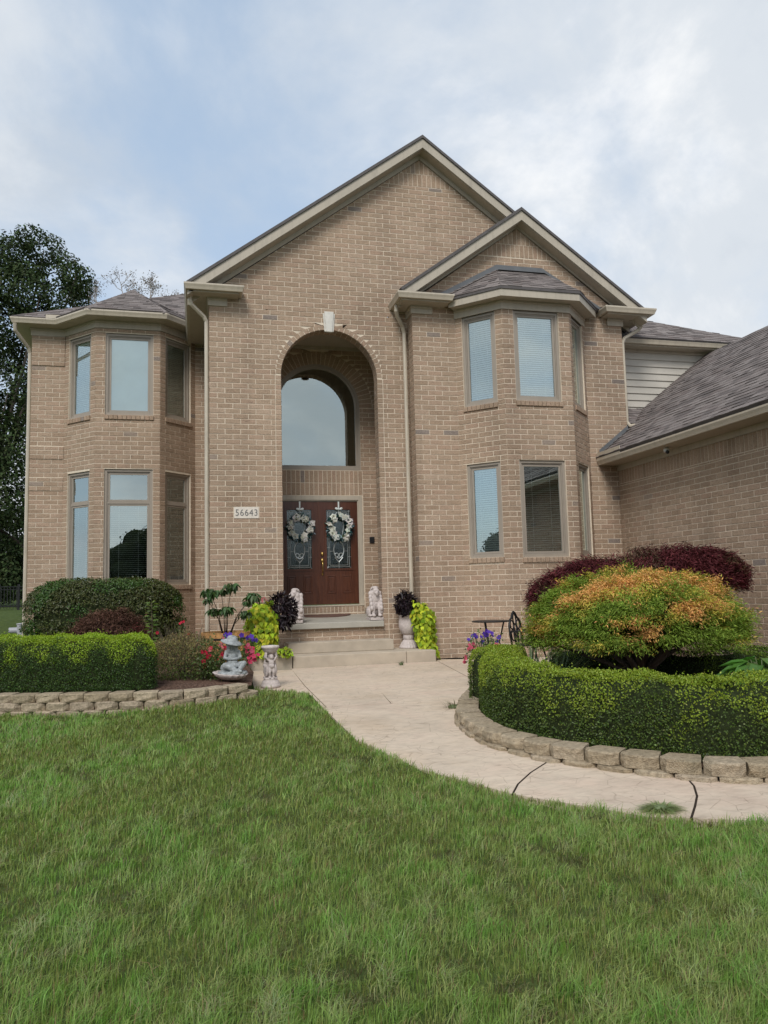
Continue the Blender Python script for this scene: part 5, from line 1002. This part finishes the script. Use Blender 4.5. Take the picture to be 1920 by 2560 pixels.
# strap-leaf clump, hosta
def straps(name, label, c, n, ln, wd, col, lean, cat='plant', spread=.3):
    t = thing(name, label, cat, tuple(c)); mb = []; Vv, Ff, Cc = [], [], []
    for i in range(n):
        a = random.uniform(0, 6.283); r = random.uniform(0, spread); b0_ = np.array([c[0]+math.cos(a)*r, c[1]+math.sin(a)*r*.7, c[2]]); d = np.array([math.cos(a), math.sin(a), 0]); l = ln*random.uniform(.6, 1.15); w_ = wd*random.uniform(.7, 1.2); le = lean*random.uniform(.5, 1.3); side = np.array([-d[1], d[0], 0]); k0 = len(Vv); cc = jcol(col, 1, .22)[0]
        for k in range(6): f = k/5; p = b0_+d*(l*le*f*f)+np.array([0, 0, l*(f-.62*le*f*f)]); ww = w_*(1-f**2.5)*.5+.0008; Vv += [p-side*ww, p+side*ww]; Cc += [cc, cc]
        for k in range(5): Ff.append((k0+2*k, k0+2*k+1, k0+2*k+3, k0+2*k+2))
    off = Vector(c); me = bpy.data.meshes.new('leaves'); me.from_pydata([tuple(v-np.array(off)) for v in Vv], [], Ff); ca = me.attributes.new('Col', 'FLOAT_COLOR', 'POINT'); ca.data.foreach_set('color', np.concatenate([np.array(Cc).clip(0, 1), np.ones((len(Cc), 1))], 1).astype(np.float32).ravel()); me.materials.append(MATS['leaf']); link(bpy.data.objects.new('leaves', me), t)
    MB().ball((c[0], c[1], c[2]+.01), (spread*.6, spread*.45, .03)).build('crown', 'stem_green', t); return t
dp = at(1385, 1660, 9.3); straps('daylily', 'clump of arching daylily leaves inside the curved hedge', (dp[0], dp[1], .03), 230, .82, .017, (.10, .155, .045), .85, spread=.34); dp = at(1330, 1650, 9.9); straps('daylily', 'wispy daylily leaves in front of the black chair', (dp[0], dp[1], .03), 90, .95, .014, (.13, .17, .07), .55, spread=.2)
hp = at(1905, 1650, 7.7); t = thing('hosta', 'broad-leaved green hosta behind the hedge at the right edge', 'plant', (hp[0], hp[1], .03)); n = 44; a = np.arange(n)*2.4; r = rng.uniform(.05, .22, n); P = np.stack([hp[0]+np.cos(a)*r, hp[1]+np.sin(a)*r, .50+.20*(1-r/.22)+rng.normal(0, .02, n)], -1); T = np.stack([np.cos(a), np.sin(a), rng.uniform(-.35, .3, n)], -1); leafmesh('leaves', P, T, np.tile([0, -.1, 1.0], (n, 1)), rng.uniform(.22, .30, n), rng.uniform(.14, .19, n), jcol((.10, .215, .045), n, .18), 'leaf', t, .12, 6, bend=.35); mb = MB()
for p in P: mb.tube([(hp[0], hp[1], .0), ((hp[0]+p[0])/2, (hp[1]+p[1])/2, p[2]*.7), tuple(p)], .006, 5)
mb.build('stems', 'stem_green', t)
# bistro table and chair
tp = at(1228, 1553, 13.5); tx, ty, tz = tp; t = thing('bistro_table', 'small round black iron table by the bay wall', 'table', (tx, ty, .02)); MB().lathe([(.01, -.012), (.335, -.012), (.345, -.006), (.345, .006), (.335, .012), (.01, .012)], (tx, ty, tz), 40).build('table_top', 'black_iron', t, smooth=False)
for k in range(3): a = -.4+k*2*math.pi/3; MB().tube([(tx+.22*math.cos(a), ty+.22*math.sin(a), tz-.01), (tx+.13*math.cos(a), ty+.13*math.sin(a), tz*.55), (tx+.27*math.cos(a), ty+.27*math.sin(a), .02)], .014, 8).build('leg', 'black_iron', t)
MB().tube([(tx+.15*math.cos(a), ty+.15*math.sin(a), tz*.5) for a in np.linspace(0, 2*math.pi, 24)], .009, 6).build('brace', 'black_iron', t)
c0 = at(1322, 1600, 12.5); hx_, hy_ = c0[0], c0[1]; t = thing('iron_chair', 'ornate black cast iron chair half hidden by the maple', 'chair', (hx_, hy_, .02)); dx = np.array([RT[0], RT[1], 0]); dy = np.array([FW[0], FW[1], 0]); dy /= np.linalg.norm(dy)
Rz = R_(58)
def H(x, y, z): X = x*math.cos(Rz)-y*math.sin(Rz); Y_ = x*math.sin(Rz)+y*math.cos(Rz); p = np.array([hx_, hy_, 0])+dx*X+dy*Y_; return (p[0], p[1], .02+z)
MB().prism([H(.23*math.cos(a), .22*math.sin(a), .43) for a in np.linspace(0, 2*math.pi, 28, endpoint=False)], (0, 0, .025)).build('seat', 'black_iron', t)
for x, y, x2, y2 in ((-.17, -.16, -.20, -.22), (.17, -.16, .20, -.22), (-.16, .17, -.19, .26), (.16, .17, .19, .26)): MB().tube([H(x, y, .43), H((x+x2)/2*1.1, (y+y2)/2*1.1, .22), H(x2, y2, 0)], [.018, .013, .016], 7).build('leg', 'black_iron', t)
mb = MB(); arch = [(-.23, .45), (-.26, .62), (-.25, .76), (-.19, .85), (-.12, .88), (-.06, .95), (0, .98), (.06, .95), (.12, .88), (.19, .85), (.25, .76), (.26, .62), (.23, .45)]; mb.tube([H(x, .20+.10*(z-.45), z) for x, z in arch], .018, 8)
def loop(cx, cz, rx, rz, r=.011): mb.tube([H(cx+rx*math.cos(a), .20+.10*(cz+rz*math.sin(a)-.45), cz+rz*math.sin(a)) for a in np.linspace(0, 2*math.pi, 16)], r, 6)
for cx, cz, rx_, rz_ in ((0, .86, .06, .09), (-.13, .77, .07, .07), (.13, .77, .07, .07), (0, .68, .06, .10), (-.13, .60, .07, .09), (.13, .60, .07, .09), (0, .52, .05, .07), (-.06, .60, .03, .14), (.06, .60, .03, .14)): loop(cx, cz, rx_, rz_)
mb.build('backrest', 'black_iron', t, smooth=True)
for s in (-1, 1): MB().tube([H(s*.25, .21, .66), H(s*.29, .08, .68), H(s*.28, -.12, .66), H(s*.24, -.19, .55), H(s*.20, -.17, .44)], .016, 7).build('armrest', 'black_iron', t, smooth=True)
# wreaths
def wreath(label, x, z):
    t = thing('door_wreath', label, 'wreath', (x, YP-.05, z), 'wreaths on the double door'); n = 420; a = rng.uniform(0, 2*math.pi, n); b_ = rng.uniform(0, 2*math.pi, n); R0, r0 = .225, .06
    P = np.stack([x+(R0+r0*np.cos(b_))*np.cos(a), YP-.06-r0*np.abs(np.sin(b_)), z+(R0+r0*np.cos(b_))*np.sin(a)], -1); o = np.stack([np.cos(a), np.full(n, -.5), np.sin(a)], -1); leafmesh('leaves', P, o+rng.normal(size=(n, 3))*.8, np.tile([0, -1.0, .2], (n, 1))+rng.normal(size=(n, 3))*.5, rng.uniform(.05, .10, n), rng.uniform(.02, .035, n), np.where(rng.uniform(size=(n, 1)) < .25, jcol((.28, .36, .40), n, .2), jcol((.018, .075, .080), n, .3)), 'leaf', t, .1, 6)
    k = 15; a = np.arange(k)*2*math.pi/k+rng.normal(0, .15, k); rr = R0+rng.normal(0, .03, k); P = np.stack([x+rr*np.cos(a), np.full(k, YP-.125), z+rr*np.sin(a)], -1); P = np.repeat(P, 3, 0)+np.tile(np.array([[0, 0, 0], [0, -.012, 0], [0, -.022, .004]]), (k, 1)); flowers('blossoms', P, np.tile([.165, .125, .08], k), jcol((.78, .76, .74), 3*k, .06, .03), t, (0, -1, .1))
    MB().tube([(x+R0*math.cos(q), YP-.055, z+R0*math.sin(q)) for q in np.linspace(0, 2*math.pi, 30)], .03, 8).build('ring', 'stem_green', t)
    MB().box(x-.016, x+.016, YP-.012, YP-.006, z+.2, 3.42).build('ribbon', 'ribbon', t); mb = MB(); zb2 = z+.40
    for s in (-1, 1): mb.ball((x+s*.05, YP-.04, zb2+.012), (.042, .02, .03), Matrix.Rotation(s*-.5, 3, 'Y'))
    mb.ball((x, YP-.05, zb2), (.02, .02, .02)); mb.build('bow', 'ribbon', t, smooth=True)
wreath('white flower wreath with teal leaves on the left door leaf', AX-.43, 2.83); wreath('white flower wreath with teal leaves on the right door leaf', AX+.45, 2.84)
# landscape spotlight, meter box, weeds, clippings
lp_ = onZ(1100+640/2.023, 1560+575/2.023, .03); lx, ly = lp_[0], lp_[1]; t = thing('landscape_light', 'small black landscape spotlight tucked into the curved hedge', 'spotlight', (lx, ly, .02)); MB().tube([(lx, ly, -.02), (lx, ly, .13)], .008, 6).build('stake', 'stem_brown', t); MB().tube([(lx-.005, ly+.06, .16), (lx-.02, ly-.03, .17)], [.022, .032], 12).build('lamp_head', 'black_plastic', t)
mp_ = at(48, 1566, 18.9); mx_, my_ = -3.86, 19.2; t = thing('utility_box', 'grey utility meter box at the left corner of the house', 'utility box', (mx_, my_, .45)); zc_ = at(48, 1566, 19)[2]
bevel(MB().box(-4.02, -3.72, 19.0, 19.3, zc_-.32, zc_+.10).build('cabinet', 'meter_grey', t), .015); bevel(MB().box(-4.03, -3.71, 18.99, 19.31, zc_+.101, zc_+.13).build('lid', 'meter_grey', t), .008); MB().tube([(-4.20, 19.1, zc_-.03), (-4.02, 19.1, zc_-.03)], .07, 14).build('meter', 'meter_grey', t)
wp = wk(1002, 1662); straps('weed', 'small weed growing against the bottom step', (wp[0], wp[1]-.04, .03), 26, .11, .008, (.09, .13, .05), .8, spread=.06)
gp_ = wk(1100+1115/2.023, 1560+945/2.023); straps('grass_clippings', 'tuft of pale cut grass lying on the walk edge', (gp_[0], gp_[1], pz(*gp_)), 420, .075, .005, (.24, .29, .12), 1.3, 'grass clippings', spread=.10)
ws = wk(1142, 1770); straps('weed', 'scraggly dry weed at the corner of the curved block wall', (ws[0]-.03, ws[1], -.04), 60, .15, .005, (.13, .12, .06), 1.1, spread=.14)
# ------------------------------------------------------------------ lawn
xs_, ys_ = [], []
NB = 400000
y = 1.6+(11.6-1.6)*rng.uniform(0, 1, NB*2)**1.9; half = .62*y+1.6; x = .2456*y+rng.uniform(-1, 1, NB*2)*half
wl_y = np.interp(x, [q[0] for q in LW], [q[1] for q in LW]); ok = (x < xedge(y)-.015+.02*np.sin(y*23)+.015*np.sin(y*57)) & np.where(x < .80, y < wl_y-.10, y < 11.45) & (x > -6.5) & (x < 8)
dens = np.clip(half/3.2, .25, 1.0); ok &= rng.uniform(size=len(x)) < dens*1.0; x, y = x[ok][:NB], y[ok][:NB]; n = len(x)
P = np.stack([x, y, gz(x, y)-.004], -1); p2 = np.stack([x, y, np.zeros(n)], -1); n1, n2, n3, n4 = vnoise(p2, 1.1, 31), vnoise(p2, 3.4, 32), vnoise(p2, 8.0, 33), vnoise(p2, 19.0, 34); dist = np.hypot(x, y)
ang = 1.4*n1+1.0*n2+.8*n3+rng.normal(0, 1.35, n); ln = (.070+.014*n2+.016*n3+.012*n4)*rng.uniform(.55, 1.25, n)*np.where(rng.uniform(size=n) < .03, 1.5, 1); wd = rng.uniform(.0024, .0042, n)*np.clip(dist/4.2, .9, 2.4); lean = np.clip(.55+.25*n3+rng.normal(0, .25, n), .08, 1.3)
D = np.stack([np.cos(ang), np.sin(ang), np.zeros(n)], -1); S = np.stack([-D[:, 1], D[:, 0], np.zeros(n)], -1); tw = rng.uniform(-.9, .9, n)[:, None]; S = unit(S+D*tw); up = np.array([0, 0, 1.0])
m1 = P+D*(ln*lean*.25)[:, None]+up*(ln*.55*np.sqrt(1/(1+.3*lean**2)))[:, None]; tp_ = P+D*(ln*lean*.95)[:, None]+up*(ln*np.clip(1-.45*lean, .25, 1))[:, None]; W_ = wd[:, None]
V = np.stack([P-S*W_*.5, P+S*W_*.5, m1-S*W_*.42, m1+S*W_*.42, tp_], 1).reshape(-1, 3); T3 = np.array([(0, 1, 3), (0, 3, 2), (2, 3, 4)]); Fa = (np.arange(n)[:, None, None]*5+T3[None]).reshape(-1, 3)
lush = sstep(-.7, 1.0, .8*n1+.6*n2+.7*n4)[:, None]; col = jcol((.290, .350, .110), n, .24, .07)*(1-lush)+jcol((.190, .345, .066), n, .24, .07)*lush; pale = (n3+.6*n1+rng.normal(0, .5, n) > 1.25)[:, None]; col = np.where(pale, jcol((.32, .37, .16), n, .15), col)
dry = (rng.uniform(size=n) < .045+.05*np.clip(n2, 0, 1)+.05*np.clip(-n1, 0, 1))[:, None]; col = np.where(dry, jcol((.30, .235, .120), n, .2), col)
br = (n4+.8*n2+rng.normal(0, .4, n) < -1.35)[:, None]; col = np.where(br, jcol((.175, .165, .075), n, .25), col)
me = bpy.data.meshes.new('grass'); me.vertices.add(len(V)); me.vertices.foreach_set('co', V.astype(np.float32).ravel()); me.loops.add(Fa.size); me.loops.foreach_set('vertex_index', Fa.astype(np.int32).ravel()); me.polygons.add(len(Fa)); me.polygons.foreach_set('loop_start', np.arange(0, Fa.size, 3, dtype=np.int32)); me.update(calc_edges=True)
cc = np.ones((n, 5, 4), np.float32); cc[:, :, :3] = col.clip(0, 1)[:, None]; me.attributes.new('Col', 'FLOAT_COLOR', 'POINT').data.foreach_set('color', cc.ravel()); me.materials.append(MATS['grass_blade']); go = link(bpy.data.objects.new('grass', me)); tag(go, 'mown green lawn in front of the house and walk', 'grass', None, 'stuff')
# ------------------------------------------------------------------ background
def blobtree(name, label, blobs, n, size, col, trunk, cat='tree', grp=None, mat='leaf_dull', tr_=.25, dark=.5):
    t = thing(name, label, cat, tuple(trunk), grp); C = np.array([b[0] for b in blobs]); Rr = np.array([b[1] for b in blobs]); w_ = Rr**2/np.sum(Rr**2); i = rng.choice(len(blobs), n, p=w_); d = rdir(n); P = C[i]+d*(Rr[i]*rng.uniform(.45, 1.0, n)**.6)[:, None]*np.array([1, 1, .8])
    keep = vnoise(P, 1.1, 17)+.6*vnoise(P, 2.7, 8) > -.75; P, d = P[keep], d[keep]; k = len(P); Nr = unit(d+np.array([0, 0, .5])+rng.normal(size=(k, 3))*.6); leafmesh('crown', P, unit(np.cross(Nr, rdir(k))+np.array([0, 0, -.3])), Nr, rng.uniform(.7, 1.3, k)*size, rng.uniform(.7, 1.2, k)*size*.6, jcol(col, k, .3), mat, t, .15)
    limbs(trunk, [c for c in C[::max(1, len(C)//12)]], tr_, t, 'bark', .45); return t
def px(u, v, d): return at(u, v, d)
bl = [(px(u, v, 32+rj(1.2)), r*1.07) for u, v, r in ((30, 1440, 1.3), (95, 1440, 1.1), (-40, 1460, 1.4), (60, 650, 1.25), (110, 625, .95), (150, 680, 1.1), (190, 690, .75), (30, 720, 1.5), (100, 740, 1.5), (160, 750, 1.0), (-40, 800, 1.8), (40, 840, 1.7), (100, 860, 1.3), (-80, 950, 1.8), (20, 980, 1.7), (90, 1000, 1.4), (-30, 1100, 1.8), (60, 1130, 1.6), (0, 1240, 1.7), (80, 1270, 1.4), (-90, 1250, 2.0), (20, 1360, 1.5), (80, 1390, 1.2), (-60, 1400, 1.6), (-20, 640, 1.3), (75, 590, .6), (205, 720, .5))]
tg = px(-45, 1500, 32); blobtree('shade_tree', 'tall dark leafy tree behind the left corner of the house', bl, 62000, .15, (.040, .060, .022), (tg[0], tg[1], .9), tr_=.22)
bl = [(px(u, v, 44+rj(1)), r) for u, v, r in ((0, 1380, 2.4), (80, 1400, 2.2), (40, 1450, 2.0), (-70, 1440, 2.4), (120, 1450, 1.8), (0, 1490, 1.3), (70, 1495, 1.2), (30, 1330, 2.2))]; tg = px(40, 1510, 44); blobtree('thicket', 'dark thicket behind the black fence at the far left', bl, 15000, .22, (.016, .024, .010), (tg[0], tg[1], 1.0), 'bushes')
# thin bare tree above the left roof
t = thing('thin_tree', 'sparse thin-leaved tree showing above the left roof', 'tree', tuple(px(310, 1400, 36))); mb = MB(); tips = []
def grow(p, d, l, r, lv):
    q = p+d*l; m_ = p+d*l*.5+rng.normal(size=3)*l*.06; mb.tube([p, m_, q], [r, r*.85, r*.65], 5, cap=False)
    if lv == 0 or r < .006: tips.append((p+q)/2); tips.append(q); return
    for k in range(3 if lv > 2 else 2): grow(q if k else m_, unit((d+rng.normal(size=3)*.55+np.array([0, 0, .12 if lv > 2 else -.12]))[None])[0], l*rng.uniform(.62, .85), r*.62, lv-1)
b_ = px(310, 1100, 36)
for u, v in ((250, 800), (310, 780), (370, 790), (210, 820), (400, 815)): e = px(u, v, 36+rj(.8)); mb.tube([b_, (b_+e)/2, e], [.10, .07, .045], 6); grow(e, unit((e-b_+np.array([0, 0, 1.5]))[None])[0], .75, .04, 5)
mb.tube([px(310, 1400, 36), b_], [.14, .11], 8); mb.build('trunk', 'pale_bark', t); P = np.array(tips); P = np.repeat(P, 5, 0)+rng.normal(size=(len(P)*5, 3))*.09; k = len(P); leafmesh('crown', P, rdir(k)+np.array([0, 0, -.8]), rdir(k), rng.uniform(.05, .11, k), rng.uniform(.03, .05, k), jcol((.16, .125, .085), k, .25), 'leaf_dull', t, .1)
# black fence far left
f0 = px(-60, 1523, 28); f1 = px(110, 1521, 28); t = thing('metal_fence', 'black metal picket fence at the back left of the garden', 'fence', (f0[0], f0[1], f0[2])); pm = MB().box(-.009, .009, -.009, .009, 0, .80).mesh('picket', 'black_iron'); dv = (f1-f0); Lf = np.linalg.norm(dv[:2]); nP = int(Lf/.11)
for i in range(nP): p = f0+dv*i/nP; o = bpy.data.objects.new('picket', pm); link(o, t); o.location = Vector(p)-t.location
for z in (.08, .70, .80): MB().tube([f0+np.array([0, 0, z]), f1+np.array([0, 0, z])], .018, 6).build('rail', 'black_iron', t)
for i in (0, .33, .62, .97): p = f0+dv*i; MB().box(p[0]-.035, p[0]+.035, p[1]-.035, p[1]+.035, p[2]-.25, p[2]+.90).build('post', 'black_iron', t)
# what the windows mirror: trees and a house across the street, behind the photographer
for i, (x_, y_, h_) in enumerate(((-16, -32, 6.5), (-9, -31, 5.6), (-2, -33, 6.2), (5, -31, 5.2), (12, -33, 5.8), (-24, -28, 6.4), (-33, -14, 6.2), (-31, -3, 5.2), (-30, 7, 5.6), (-34, 16, 6.5))):
    bl = [(np.array([x_+rj(3.6), y_+rj(1.6), h_*random.uniform(.15, .98)]), random.uniform(1.4, 2.1)) for k in range(26)]; T_ = blobtree('street_tree', 'leafy tree across the street, mirrored in the lower bay windows', bl, 11000, .28, (.030, .045, .018), (x_, y_, -.1), 'tree', 'trees mirrored in the windows', tr_=.2)
    for c_, r_ in bl: MB().ball(c_, (r_*.8, r_*.8, r_*.7)).build('inner_shade_fill', 'core_shade_green', bpy.data.objects[-1] if False else T_, smooth=True)  # solid balls fill the crowns, coloured as their inner shade
nb = thing('neighbour_house', 'neighbouring house mirrored in the lower right bay window', 'house', (27, -32, -.1)); MB().box(19, 35, -37, -28, -.1, 4.0).build('wall', 'render_wall', nb); MB().add([(18.4, -27.4, 3.9), (35.6, -27.4, 3.9), (35.6, -37.6, 3.9), (18.4, -37.6, 3.9), (23.5, -32.5, 9.6), (30.5, -32.5, 9.6)], [(0, 1, 5, 4), (1, 2, 5), (2, 3, 4, 5), (3, 0, 4), (3, 2, 1, 0)]).build('roof', 'roof_edge', nb)
for x_ in (21, 25, 29, 32): MB().box(x_, x_+1.2, -27.99, -27.9, 1.0, 2.5).build('window', 'white_plastic', nb)
